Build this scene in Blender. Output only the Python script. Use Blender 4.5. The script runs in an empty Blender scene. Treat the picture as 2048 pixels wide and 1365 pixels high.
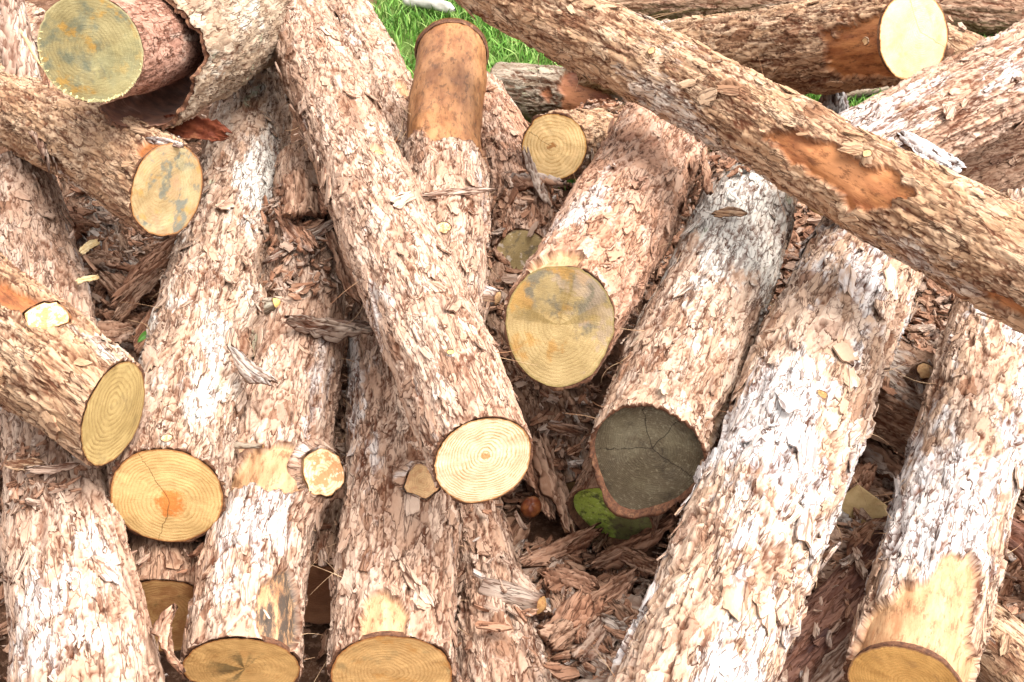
import bpy, math, random, colorsys
import numpy as np
from mathutils import Vector, Matrix
from mathutils.bvhtree import BVHTree

R = math.radians
sc = bpy.context.scene
col = sc.collection

# ------------------------------------------------------------------ camera
CAM = np.array([0.0, 0.0, 1.9])
cam_d = bpy.data.cameras.new('camera')
cam_d.sensor_width = 36.0
cam_d.lens = 2615.0 / 2048.0 * 36.0
cam_d.clip_start = 0.05
cam_d.clip_end = 900.0
cam = bpy.data.objects.new('camera', cam_d)
col.objects.link(cam)
cam.location = CAM
cam.rotation_euler = (R(90 - 37), 0, 0)
sc.camera = cam

# ------------------------------------------------------------------ sky and sun (bright overcast)
SUN_DIR = Vector((0.40, -0.16, 0.90)).normalized()       # towards the sun
world = bpy.data.worlds.new('World')
sc.world = world
world.use_nodes = True
wn = world.node_tree
wn.nodes.clear()
sky = wn.nodes.new('ShaderNodeTexSky')
sky.sky_type = 'NISHITA'
sky.sun_disc = False
sky.sun_elevation = math.asin(SUN_DIR.z)
sky.sun_rotation = math.atan2(SUN_DIR.x, SUN_DIR.y)
sky.air_density = 1.0
sky.dust_density = 4.0
hs = wn.nodes.new('ShaderNodeHueSaturation')
hs.inputs['Saturation'].default_value = 0.08
bg = wn.nodes.new('ShaderNodeBackground')
bg.inputs['Strength'].default_value = 0.15
wo = wn.nodes.new('ShaderNodeOutputWorld')
wn.links.new(sky.outputs[0], hs.inputs['Color'])
wn.links.new(hs.outputs[0], bg.inputs['Color'])
wn.links.new(bg.outputs[0], wo.inputs['Surface'])
sun_d = bpy.data.lights.new('sun', 'SUN')
sun_d.energy = 1.35
sun_d.angle = R(48)
sun_d.color = (1.0, 0.955, 0.89)
sun = bpy.data.objects.new('sun', sun_d)
col.objects.link(sun)
sun.rotation_euler = SUN_DIR.to_track_quat('Z', 'Y').to_euler()
sc.view_settings.view_transform = 'Standard'
sc.view_settings.look = 'None'
sc.view_settings.gamma = 1.0
sc.view_settings.use_curve_mapping = False
sc.view_settings.exposure = 1.72
sc.cycles.max_bounces = 5
sc.cycles.diffuse_bounces = 3
sc.cycles.glossy_bounces = 2

# ------------------------------------------------------------------ noise in numpy
def _h(ix, iy, seed):
    h = (ix.astype(np.int64) * 374761393 + iy.astype(np.int64) * 668265263 + seed * 2246822519) & 0xFFFFFFFF
    h = ((h ^ (h >> 13)) * 1274126177) & 0xFFFFFFFF
    h = ((h ^ (h >> 16)) * 2654435761) & 0xFFFFFFFF
    return ((h ^ (h >> 15)) & 0xFFFFFF).astype(np.float32) / 16777216.0

def vnoise(x, y, seed):
    ix = np.floor(x); iy = np.floor(y)
    fx = x - ix; fy = y - iy
    fx = fx * fx * (3 - 2 * fx); fy = fy * fy * (3 - 2 * fy)
    a = _h(ix, iy, seed); b = _h(ix + 1, iy, seed); c = _h(ix, iy + 1, seed); d = _h(ix + 1, iy + 1, seed)
    return (a * (1 - fx) + b * fx) * (1 - fy) + (c * (1 - fx) + d * fx) * fy

def fbm(x, y, seed, octs=4, gain=0.5):
    s = 0; a = 1.0; t = 0
    for k in range(octs):
        s = s + a * vnoise(x * 2.03 ** k, y * 2.03 ** k, seed + 17 * k); t += a; a *= gain
    return s / t

def worley(x, y, seed):
    """F1, F2, cell value, offset to the nearest cell's centre"""
    ix = np.floor(x); iy = np.floor(y)
    f1 = np.full(x.shape, 9.0, np.float32); f2 = f1.copy()
    cid = np.zeros(x.shape, np.float32); ox = cid.copy(); oy = cid.copy()
    for di in (-1, 0, 1):
        for dj in (-1, 0, 1):
            cx = ix + di; cy = iy + dj
            dx = x - (cx + 0.5 + 0.84 * (_h(cx, cy, seed) - 0.5)); dy = y - (cy + 0.5 + 0.84 * (_h(cx, cy, seed + 5) - 0.5))
            d = dx * dx + dy * dy
            n = d < f1
            f2 = np.where(n, f1, np.minimum(f2, d))
            f1 = np.where(n, d, f1)
            cid = np.where(n, _h(cx, cy, seed + 9), cid); ox = np.where(n, dx, ox); oy = np.where(n, dy, oy)
    return np.sqrt(f1), np.sqrt(f2), cid, ox, oy

def sstep(a, b, x):
    t = np.clip((x - a) / (b - a), 0, 1)
    return t * t * (3 - 2 * t)

# ------------------------------------------------------------------ meshes and objects
def mesh_np(name, V, quads=None, tris=None, mats=(), mat_idx=None, uv=None, attrs=None, smooth=True):
    me = bpy.data.meshes.new(name)
    V = np.asarray(V, np.float32)
    me.vertices.add(len(V)); me.vertices.foreach_set('co', V.ravel())
    parts = []; starts = []; tot = 0
    for f, k in ((quads, 4), (tris, 3)):
        if f is not None and len(f):
            f = np.asarray(f, np.int32); parts.append(f.ravel()); starts.append(np.arange(len(f), dtype=np.int32) * k + tot); tot += f.size
    li = np.concatenate(parts); ls = np.concatenate(starts)
    me.loops.add(tot); me.loops.foreach_set('vertex_index', li)
    me.polygons.add(len(ls)); me.polygons.foreach_set('loop_start', ls)
    for m in mats: me.materials.append(m)
    if mat_idx is not None: me.polygons.foreach_set('material_index', np.asarray(mat_idx, np.int32))
    if uv is not None:
        l = me.uv_layers.new(name='UVMap'); l.data.foreach_set('uv', np.asarray(uv, np.float32)[li].ravel())
    for k, a in (attrs or {}).items():
        at = me.attributes.new(k, 'FLOAT', 'POINT'); at.data.foreach_set('value', np.asarray(a, np.float32).ravel())
    me.polygons.foreach_set('use_smooth', np.full(len(ls), smooth))
    me.update(calc_edges=True)
    return me

def link(name, me, parent=None, loc=None):
    o = bpy.data.objects.new(name, me); col.objects.link(o)
    if parent is not None: o.parent = parent
    if loc is not None: o.location = loc
    return o

def tag(o, label=None, cat=None, group=None, kind=None):
    if label: o['label'] = label
    if cat: o['category'] = cat
    if group: o['group'] = group
    if kind: o['kind'] = kind
    return o

def gridq(m, n, close=False):
    i = np.arange(m - 1)[:, None] * n; j = np.arange(n - (0 if close else 1))[None]
    j2 = (j + 1) % n
    return np.stack([i + j, i + j2, i + n + j2, i + n + j], -1).reshape(-1, 4)

# ------------------------------------------------------------------ materials
class NT:
    def __init__(self, name):
        self.m = bpy.data.materials.new(name); self.m.use_nodes = True
        self.t = self.m.node_tree; self.t.nodes.clear()
        self.out = self.n('ShaderNodeOutputMaterial'); self.b = self.n('ShaderNodeBsdfPrincipled')
        self.l(self.b.outputs[0], self.out.inputs[0])
    def n(self, typ, **kw):
        x = self.t.nodes.new(typ)
        for k, v in kw.items(): setattr(x, k, v)
        return x
    def l(self, a, b): self.t.links.new(a, b)
    def put(self, sock, v):
        if isinstance(v, bpy.types.NodeSocket): self.l(v, sock)
        elif isinstance(v, (tuple, list)) and len(v) == 3 and sock.type == 'RGBA': sock.default_value = (*v, 1)
        else: sock.default_value = v
    def math(self, op, a, b=0.0, c=None, clamp=False):
        x = self.n('ShaderNodeMath', operation=op); x.use_clamp = clamp
        self.put(x.inputs[0], a); self.put(x.inputs[1], b)
        if c is not None: self.put(x.inputs[2], c)
        return x.outputs[0]
    def vmath(self, op, a, b=(0, 0, 0), s=None):
        x = self.n('ShaderNodeVectorMath', operation=op)
        self.put(x.inputs[0], a); self.put(x.inputs[1], b)
        if s is not None: self.put(x.inputs['Scale'], s)
        return x.outputs['Value' if op in ('LENGTH', 'DOT_PRODUCT') else 0]
    def mix(self, f, a, b, mode='MIX'):
        x = self.n('ShaderNodeMix', data_type='RGBA', blend_type=mode)
        self.put(x.inputs[0], f); self.put(x.inputs[6], a); self.put(x.inputs[7], b)
        return x.outputs[2]
    def noise(self, v, scale, detail=4, rough=0.55, dist=0.0, col=False):
        x = self.n('ShaderNodeTexNoise'); self.put(x.inputs['Vector'], v)
        x.inputs['Scale'].default_value = scale; x.inputs['Detail'].default_value = detail
        x.inputs['Roughness'].default_value = rough; x.inputs['Distortion'].default_value = dist
        return x.outputs['Color' if col else 'Fac']
    def vor(self, v, scale, feature='F1', out='Color', rnd=1.0):
        x = self.n('ShaderNodeTexVoronoi', feature=feature); self.put(x.inputs['Vector'], v)
        x.inputs['Scale'].default_value = scale; x.inputs['Randomness'].default_value = rnd
        return x.outputs[out]
    def step(self, x, a, b):
        r = self.n('ShaderNodeMapRange', interpolation_type='SMOOTHSTEP'); self.put(r.inputs[0], x)
        r.inputs[1].default_value = a; r.inputs[2].default_value = b
        return r.outputs[0]
    def attr(self, name):
        return self.n('ShaderNodeAttribute', attribute_name=name).outputs['Fac']
    def bump(self, h, strength, dist, prev=None):
        x = self.n('ShaderNodeBump'); self.put(x.inputs['Height'], h)
        x.inputs['Strength'].default_value = strength; x.inputs['Distance'].default_value = dist
        if prev is not None: self.l(prev, x.inputs['Normal'])
        return x.outputs[0]
    def coords(self, kind='UV'):
        return self.n('ShaderNodeTexCoord').outputs[kind]
    def end(self, colr, rough=0.9, spec=0.2, normal=None):
        self.put(self.b.inputs['Base Color'], colr); self.put(self.b.inputs['Roughness'], rough)
        self.b.inputs['Specular IOR Level'].default_value = spec
        if normal is not None: self.l(normal, self.b.inputs['Normal'])
        return self.m

def bark_mat(name, base=(.40, .27, .205), deep=(.20, .085, .042), pale=(.56, .44, .37), grey=(.62, .59, .56), inner=(.10, .032, .014),
             grey_amt=.5, pale_amt=.5, streak=0.42, green=0.0, peel=(.52, .32, .17), peel2=(.36, .17, .08), dark_amt=.16):
    """flaky conifer bark: plates of differing tone, weathered pale scales with painted-in highlights, red-brown inner bark plus painted edge shadow in the cracks"""
    s = NT(name)
    uv = s.coords('UV')
    uvo = s.vmath('ADD', uv, s.n('ShaderNodeAttribute', attribute_type='OBJECT', attribute_name='grain_shift').outputs['Vector'])
    mp = s.n('ShaderNodeMapping'); s.l(uvo, mp.inputs[0]); mp.inputs['Scale'].default_value = (streak, 1, 1)
    p = mp.outputs[0]
    warp = s.vmath('SCALE', s.vmath('SUBTRACT', s.noise(p, 60, 4, .6, col=True), (.5, .5, .5)), s=.012)
    pw = s.vmath('ADD', p, warp)
    n1 = s.noise(p, 14, 5, .6)
    c = s.mix(s.step(n1, .38, .62), base, tuple(.78 * a + .22 * b for a, b in zip(base, deep)))
    tn = s.attr('tone')
    c = s.mix(s.math('MULTIPLY', s.step(tn, .5, .95), .45), c, pale)
    c = s.mix(s.math('MULTIPLY', s.step(tn, .42, .05), .45), c, tuple(.5 * a + .5 * b for a, b in zip(base, deep)))
    cell = s.vor(pw, 38)
    sep = s.n('ShaderNodeSeparateColor'); s.l(cell, sep.inputs[0])
    c = s.mix(s.math('MULTIPLY', s.step(sep.outputs[0], 1 - pale_amt, 1.0), .85), c, pale)
    c = s.mix(s.math('MULTIPLY', s.step(sep.outputs[1], 1 - dark_amt, 1.0), .75), c, deep)
    g = s.math('ADD', s.math('MULTIPLY', s.noise(p, 5, 2, .5), 1.2), s.math('MULTIPLY', s.noise(pw, 40, 4, .6), .55))
    gm = s.step(g, 1.12 - .38 * grey_amt, 1.23 - .38 * grey_amt)
    c = s.mix(s.math('MULTIPLY', gm, .75), c, grey)  # whitish zones: weathered bark plus blown-out highlights painted into the colour
    if green > 0:
        c = s.mix(s.math('MULTIPLY', s.step(s.noise(p, 16, 5, .7), .66 - .12 * green, .72 - .12 * green), .6), c, (.33, .38, .25))
    fine = s.noise(pw, 330, 4, .7)
    c = s.mix(.75, c, s.mix(fine, (.76, .74, .72), (1.20, 1.22, 1.24)), 'MULTIPLY')
    te = s.math('FRACT', s.math('MULTIPLY', s.noise(s.vmath('ADD', pw, (3, 1, 0)), 16, 4, .55), 4.6))
    brk = s.step(s.noise(s.vmath('ADD', p, (11, 3, 0)), 40, 3, .6), .42, .58)
    c = s.mix(s.math('MULTIPLY', s.math('MULTIPLY', s.math('SUBTRACT', 1.0, s.step(te, .03, .15)), brk), .95), c, tuple(.5 * a for a in inner))  # dark lines: shadow under lifted sheet edges, painted in with the inner-bark colour
    tf = s.math('FRACT', s.math('MULTIPLY', s.noise(s.vmath('ADD', pw, (7, 5, 0)), 44, 3, .5), 4.0))
    c = s.mix(s.math('MULTIPLY', s.math('SUBTRACT', 1.0, s.step(tf, .03, .24)), s.math('SUBTRACT', .75, s.math('MULTIPLY', brk, .5))), c, inner)
    c = s.mix(s.math('MULTIPLY', s.step(te, .5, 1.0), .35), c, pale)
    mf = s.n('ShaderNodeMapping'); s.l(uvo, mf.inputs[0]); mf.inputs['Scale'].default_value = (.13, 1, 1)
    fz = s.math('ABSOLUTE', s.math('SUBTRACT', s.noise(s.vmath('ADD', mf.outputs[0], s.vmath('SCALE', warp, s=.35)), 62, 3, .55), .5))
    fiss = s.math('MULTIPLY', s.math('SUBTRACT', 1.0, s.step(fz, .004, .022)), s.step(s.noise(p, 10, 3, .5), .36, .50))
    c = s.mix(s.math('MULTIPLY', fiss, .65), c, tuple(.55 * a for a in inner))
    crack = s.attr('crack')
    c = s.mix(crack, c, inner)  # inner bark, kept dark so the cracks carry painted shade too
    # stripped wood
    pn = s.noise(p, 28, 6, .7)
    pc = s.mix(s.step(pn, .35, .66), peel, peel2)
    pc = s.mix(s.step(s.noise(p, 9, 4, .65), .5, .72), pc, tuple(min(1, 1.3 * a + .02) for a in peel))
    pc = s.mix(s.math('MULTIPLY', s.step(s.noise(s.vmath('ADD', p, (2, 2, 0)), 70, 6, .75), .50, .62), .7), pc, tuple(.42 * a for a in peel2))
    pc = s.mix(s.math('MULTIPLY', s.attr('pdk'), s.step(s.noise(p, 40, 6, .75), .60, .44)), pc, (.075, .055, .042))
    pk = s.attr('peel')
    c = s.mix(pk, c, pc)
    # relief: torn sheets (saw-tooth terraces of a rough noise) and fine fibres
    ta = s.math('MULTIPLY', s.noise(s.vmath('ADD', pw, (3, 1, 0)), 16, 4, .55), 4.6)
    fa = s.math('FRACT', ta)
    tb = s.math('MULTIPLY', s.noise(s.vmath('ADD', pw, (7, 5, 0)), 44, 3, .5), 4.0)
    fb = s.math('FRACT', tb)
    hgt = s.math('ADD', s.math('MULTIPLY', fa, 1.0), s.math('MULTIPLY', fb, .18))
    hgt = s.math('ADD', hgt, s.math('MULTIPLY', sep.outputs[2], .3))
    hgt = s.math('ADD', hgt, s.math('MULTIPLY', s.noise(p, 420, 3, .7), .3))
    hgt = s.math('SUBTRACT', hgt, s.math('MULTIPLY', fiss, .5))
    keep = s.math('SUBTRACT', 1.0, s.math('MULTIPLY', pk, .85))
    nrm = s.bump(s.math('MULTIPLY', hgt, keep), 1.0, .0038)
    rough = s.math('SUBTRACT', .93, s.math('MULTIPLY', pk, .45))
    return s.end(c, rough, .22, nrm)

def face_mat(name, light=(.72, .55, .30), dark=(.50, .33, .14), rings=26, ring_amt=.6, pith=(.05, .05), stains=(), sector=None, heart=None, saw=.5, edge=(.42, .22, .08), cracks=0, seed=0.0, saw_dir=0.0):
    """sawn end grain; stains are (colour, scale, threshold, softness, strength, seed)"""
    s = NT(name)
    uv = s.coords('UV')                                   # metres in the plane of the cut / radius
    nz = s.vmath('SUBTRACT', s.noise(s.vmath('ADD', uv, (seed, seed, 0)), 1.6, 3, .5, col=True), (.5, .5, .5))
    pw = s.vmath('ADD', uv, s.vmath('SCALE', nz, s=.16))
    q = s.vmath('SUBTRACT', pw, (*pith, 0))
    q2 = s.n('ShaderNodeSeparateXYZ'); s.l(q, q2.inputs[0])
    cb = s.n('ShaderNodeCombineXYZ'); s.l(q2.outputs[0], cb.inputs[0]); s.l(q2.outputs[1], cb.inputs[1])
    r = s.vmath('LENGTH', cb.outputs[0])
    ph = s.math('MULTIPLY', s.math('ADD', s.math('ADD', r, s.math('MULTIPLY', s.noise(s.vmath('ADD', uv, (seed + 8, 0, 0)), 2.0, 4, .55), .22)), s.math('MULTIPLY', s.math('MULTIPLY', r, r), .35)), rings)
    fr = s.math('FRACT', s.math('ADD', ph, s.math('MULTIPLY', s.noise(uv, 22, 3, .6), .35)))
    line = s.math('MULTIPLY', s.step(fr, .30, .80), s.math('SUBTRACT', 1.0, s.step(fr, .86, 1.0)))
    vary = s.noise(s.vmath('ADD', uv, (seed + 3, 0, 0)), 3.0, 4, .6)
    c = s.mix(s.math('MULTIPLY', s.math('MULTIPLY', line, ring_amt), s.step(vary, .25, .7)), light, dark)
    c = s.mix(s.math('MULTIPLY', s.step(s.noise(uv, 2.2, 5, .6), .45, .8), .5), c, tuple(.55 * a + .45 * b for a, b in zip(light, dark)))
    if heart:
        hc, hr = heart
        rr = s.math('ADD', r, s.math('MULTIPLY', s.math('SUBTRACT', s.noise(uv, 4, 6, .75), .5), .9))
        c = s.mix(s.math('MULTIPLY', s.math('SUBTRACT', 1.0, s.step(rr, hr * .55, hr * 1.2)), .9), c, hc)
    for (sc_, scale, th, soft, amt, sd, *bias) in stains:
        f = s.noise(s.vmath('ADD', uv, (sd, sd * 1.7, 0)), scale, 5, .6)
        if bias: f = s.math('ADD', f, s.vmath('DOT_PRODUCT', uv, (bias[0], bias[1], 0)))
        f = s.step(f, th, th + soft)
        c = s.mix(s.math('MULTIPLY', f, amt), c, sc_)
    if sector:
        sc_, k, th, amt, sd, rmax = sector
        dirv = s.vmath('NORMALIZE', cb.outputs[0])
        f = s.noise(s.vmath('ADD', s.vmath('SCALE', dirv, s=k), (sd, sd, 0)), 1.0, 2, .5)
        f = s.step(s.math('ADD', f, s.math('MULTIPLY', s.math('SUBTRACT', s.noise(uv, 9, 5, .75), .5), .28)), th, th + .10)
        f = s.math('MULTIPLY', f, s.math('SUBTRACT', 1.0, s.step(s.math('ADD', r, s.math('MULTIPLY', s.noise(uv, 5, 5, .7), .7)), rmax * .6 + .30, rmax + .45)))
        c = s.mix(s.math('MULTIPLY', f, amt), c, sc_)
    # radial checks
    if cracks:
        ang = s.math('ARCTAN2', q2.outputs[1], q2.outputs[0])
        for k in range(cracks):
            a0 = (seed * 2.3 + k * 2.4) % 6.28 - 3.14
            d = s.math('ABSOLUTE', s.math('MULTIPLY', s.math('SUBTRACT', s.math('ADD', ang, s.math('MULTIPLY', s.math('SUBTRACT', s.noise(uv, 6, 3, .6), .5), .25)), a0), r))
            f = s.math('SUBTRACT', 1.0, s.step(d, .004, .014))
            c = s.mix(s.math('MULTIPLY', f, .75), c, tuple(.35 * a for a in dark))
    # rim of cambium
    rim = s.attr('rim')
    c = s.mix(s.math('MULTIPLY', s.step(s.math('ADD', rim, s.math('MULTIPLY', s.noise(uv, 14, 3, .6), .06)), .985, 1.02), .85), c, edge)
    mp = s.n('ShaderNodeMapping'); s.l(uv, mp.inputs[0]); mp.inputs['Rotation'].default_value = (0, 0, saw_dir); mp.inputs['Scale'].default_value = (3, 34, 1)
    sawn = s.noise(mp.outputs[0], 1.6, 5, .8)
    grain = s.noise(uv, 60, 4, .75)
    c = s.mix(.85, c, s.mix(grain, (.50, .47, .42), (1.40, 1.42, 1.46)), 'MULTIPLY')
    blot = s.noise(s.vmath('ADD', uv, (seed * 3 + 1, 4, 0)), 1.3, 6, .68)
    c = s.mix(.6, c, s.mix(s.step(blot, .30, .68), (.66, .60, .50), (1.18, 1.18, 1.20)), 'MULTIPLY')
    c = s.mix(.75, c, s.mix(sawn, (.62, .60, .54), (1.30, 1.31, 1.34)), 'MULTIPLY')
    h = s.math('ADD', s.math('MULTIPLY', sawn, saw), s.math('ADD', s.math('MULTIPLY', line, -.12), s.math('MULTIPLY', grain, .45)))
    return s.end(c, .88, .2, s.bump(h, .75, .0022))

def plain_mat(name, a, b, scale=40, rough=.85, bump=.002, dark=None, spec=.2, kind='Object', bs=None):
    s = NT(name); co = s.coords(kind)
    n = s.noise(co, scale, 6, .65)
    c = s.mix(s.step(n, .36, .64), a, b)
    if dark: c = s.mix(s.step(s.noise(co, scale * .45, 5, .65), .55, .66), c, dark)
    return s.end(c, rough, spec, s.bump(s.noise(co, bs or scale * 5, 4, .7), .8, bump))

M = {}
M['pink'] = bark_mat('bark_pink', base=(.45, .285, .195), pale=(.57, .415, .315), grey=(.66, .60, .56), grey_amt=.36)
M['rose'] = bark_mat('bark_rose', base=(.44, .245, .155), pale=(.56, .385, .285), grey=(.66, .58, .53), grey_amt=.25, deep=(.30, .14, .085))
M['lichen'] = bark_mat('bark_lichen', base=(.43, .285, .195), pale=(.54, .42, .33), grey=(.66, .64, .58), grey_amt=.55, green=.35)
M['white'] = bark_mat('bark_white', base=(.46, .305, .205), pale=(.58, .435, .335), grey=(.61, .59, .58), grey_amt=.62)
M['tan'] = bark_mat('bark_tan', base=(.42, .255, .145), pale=(.54, .37, .24), grey=(.58, .51, .44), grey_amt=.30, peel=(.36, .145, .05), peel2=(.21, .065, .022), streak=.4)
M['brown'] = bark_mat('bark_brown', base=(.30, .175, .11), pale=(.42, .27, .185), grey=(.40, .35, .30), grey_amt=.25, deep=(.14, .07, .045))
M['mossy'] = bark_mat('bark_mossy', base=(.24, .185, .13), pale=(.36, .29, .22), grey=(.42, .40, .32), grey_amt=.35, green=.7, deep=(.14, .09, .055), peel=(.30, .12, .05), peel2=(.20, .06, .03))
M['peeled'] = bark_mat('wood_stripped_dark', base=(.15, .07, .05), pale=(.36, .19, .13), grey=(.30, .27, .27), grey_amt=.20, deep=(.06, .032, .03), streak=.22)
M['core'] = bark_mat('inner_bark_red', base=(.38, .20, .14), pale=(.50, .29, .21), grey=(.48, .38, .30), grey_amt=.2, deep=(.24, .10, .065), streak=.5)
M['inner'] = plain_mat('bark_edge', (.17, .075, .04), (.08, .036, .022), 130, kind='Object', dark=(.25, .13, .07))
M['corered'] = plain_mat('inner_bark_dark_red', (.16, .040, .016), (.10, .022, .010), 40, rough=.7, dark=(.24, .09, .04))
M['whitechunk'] = bark_mat('bark_whitened', base=(.60, .56, .53), pale=(.74, .72, .70), grey=(.80, .79, .78), grey_amt=.9, deep=(.42, .34, .29))
M['chip'] = plain_mat('fresh_wood_chip', (.80, .64, .38), (.66, .46, .22), 60)
M['litter'] = bark_mat('bark_litter', base=(.32, .155, .09), pale=(.48, .29, .19), grey=(.44, .38, .33), grey_amt=.22, deep=(.15, .07, .042))
M['litter_pale'] = bark_mat('bark_litter_pale', base=(.38, .25, .18), pale=(.55, .41, .32), grey=(.58, .52, .47), grey_amt=.35, deep=(.24, .13, .085))
M['fib'] = bark_mat('bark_fibrous', base=(.36, .20, .125), pale=(.50, .32, .22), grey=(.46, .40, .35), grey_amt=.3, deep=(.16, .075, .045), streak=.16)
M['fibrose'] = bark_mat('bark_fibrous_reddish', base=(.42, .215, .13), pale=(.56, .34, .23), grey=(.52, .44, .38), grey_amt=.2, deep=(.19, .08, .045), streak=.16)
M['fibgrey'] = bark_mat('bark_fibrous_grey', base=(.34, .25, .19), pale=(.48, .38, .31), grey=(.54, .50, .46), grey_amt=.55, deep=(.17, .10, .07), streak=.16)
M['fibpink'] = bark_mat('bark_fibrous_pale', base=(.45, .31, .23), pale=(.58, .44, .35), grey=(.62, .57, .52), grey_amt=.4, deep=(.26, .14, .09), streak=.18)
M['pinkpeel'] = bark_mat('bark_pink_orange_wood', base=(.45, .285, .195), pale=(.57, .415, .315), grey=(.66, .60, .56), grey_amt=.40, peel=(.38, .175, .07), peel2=(.22, .085, .032))
# ------------------------------------------------------------------ log geometry
def centerline(pts, ds):
    P = np.array(pts, float); n = len(P)
    E = np.vstack([2 * P[0] - P[1], P, 2 * P[-1] - P[-2]])
    out = []
    for i in range(n - 1):
        p0, p1, p2, p3 = E[i:i + 4]; t = np.linspace(0, 1, 24, endpoint=False)[:, None]
        out.append(.5 * ((2 * p1) + (-p0 + p2) * t + (2 * p0 - 5 * p1 + 4 * p2 - p3) * t * t + (-p0 + 3 * p1 - 3 * p2 + p3) * t ** 3))
    out.append(P[-1:]); Q = np.vstack(out)
    s = np.r_[0, np.cumsum(np.linalg.norm(np.diff(Q[:, :3], axis=0), axis=1))]
    m = max(8, int(s[-1] / ds)); q = np.linspace(0, s[-1], m)
    Rr = np.stack([np.interp(q, s, Q[:, k]) for k in range(4)], 1)
    c, r = Rr[:, :3], Rr[:, 3]
    T = np.gradient(c, q, axis=0); T /= np.linalg.norm(T, axis=1)[:, None]
    e1 = np.array([0, 0, 1.]) - T * T[:, 2:3]; e1 /= np.linalg.norm(e1, axis=1)[:, None]
    return q, c, r, T, e1, np.cross(T, e1)

# bark flake shapes: thin curved scales with a ragged outline, unit length
def flake_shape(seed, n=15):
    rg = np.random.default_rng(seed)
    a = np.linspace(0, 2 * np.pi, n, endpoint=False) + rg.uniform(-.19, .19, n)
    asp = rg.uniform(.24, .58)
    rr = .5 * (1 + rg.uniform(-.36, .20, n)) / (np.abs(np.cos(a)) ** 3.2 + np.abs(np.sin(a)) ** 3.2) ** (1 / 3.2)
    x = rr * np.cos(a); y = rr * np.sin(a) * asp
    cx, cy = rg.uniform(-.1, .1, 2)
    def zz(x, y, k): return -(y * y) / 4.6 + k * x * x + tw * x * y
    k = rg.uniform(-.02, .16); tw = rg.uniform(-.15, .15)
    th = .036
    top = np.stack([x, y, zz(x, y, k) + th + rg.uniform(-.012, .012, n)], 1)
    mid = np.stack([x * .52 + cx, y * .52 + cy * asp, zz(x * .5, y * .5, k) + th * 1.4 + rg.uniform(-.02, .02, n)], 1)[::2]
    bot = np.stack([x * .96, y * .96, zz(x, y, k) - .02], 1)
    V = np.vstack([top, bot]); tr = []
    c0 = len(V); V = np.vstack([V, [[cx, cy * asp, zz(cx, cy, k) + th * 1.5]]])
    for i in range(n):
        j = (i + 1) % n
        tr.append((i, j, c0)); tr.append((n + i, n + j, j)); tr.append((n + i, j, i))
    tr = np.array(tr)
    # separate the rim so the top shades smoothly
    V2 = np.vstack([V, top]); rim = len(V)
    t2 = tr.copy(); sel = np.arange(len(tr)) % 3 != 0
    t2[sel] = np.where(t2[sel] < n, t2[sel] + rim, t2[sel])
    return V2.astype(np.float32), t2.astype(np.int32)

FL = [flake_shape(100 + k, 15 if k < 10 else 10) for k in range(18)]
_flake_me = {}
def flake_mesh(k, mk):
    if (k, mk) not in _flake_me:
        V, t = FL[k]; rg = np.random.default_rng(k)
        uv = V[:, :2] * .035
        me = mesh_np('bark_flake', V, None, t, [M[mk]], uv=uv, attrs={'crack': np.where(np.arange(len(V)) >= 15 * 2 + 1, .55, 0.) if k < 10 else np.where(np.arange(len(V)) >= 21, .55, 0.), 'peel': np.zeros(len(V)), 'tone': np.full(len(V), rg.uniform(.3, .8))})
        _flake_me[(k, mk)] = me
    return _flake_me[(k, mk)]

def joined_flakes(name, ks, Ms, mk, parent=None, uvs=.035, seed=0, us=None):
    """many small scales in one mesh"""
    Vs, Ts, U, Cr, Tn = [], [], [], [], []; off = 0; rg = np.random.default_rng(seed)
    for q_, (k, A) in enumerate(zip(ks, Ms)):
        V, t = FL[k]
        Vs.append(V @ A[:3, :3].T + A[:3, 3]); Ts.append(t + off); sc_ = np.linalg.norm(A[:3, 0])
        U.append(V[:, :2] * sc_ + (us[q_] if us else rg.uniform(0, 5, 2))); off += len(V)
        nn = 15 if k < 10 else 10
        Cr.append(np.where(np.arange(len(V)) > 2 * nn, .5, 0.)); Tn.append(np.full(len(V), rg.uniform(.2, .75)))
    me = mesh_np(name, np.vstack(Vs), None, np.vstack(Ts), [M[mk]], uv=np.vstack(U), attrs={'crack': np.concatenate(Cr), 'peel': np.zeros(off), 'tone': np.concatenate(Tn)})
    o = link(name, me, parent); o['kind'] = 'stuff'
    return o

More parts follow.
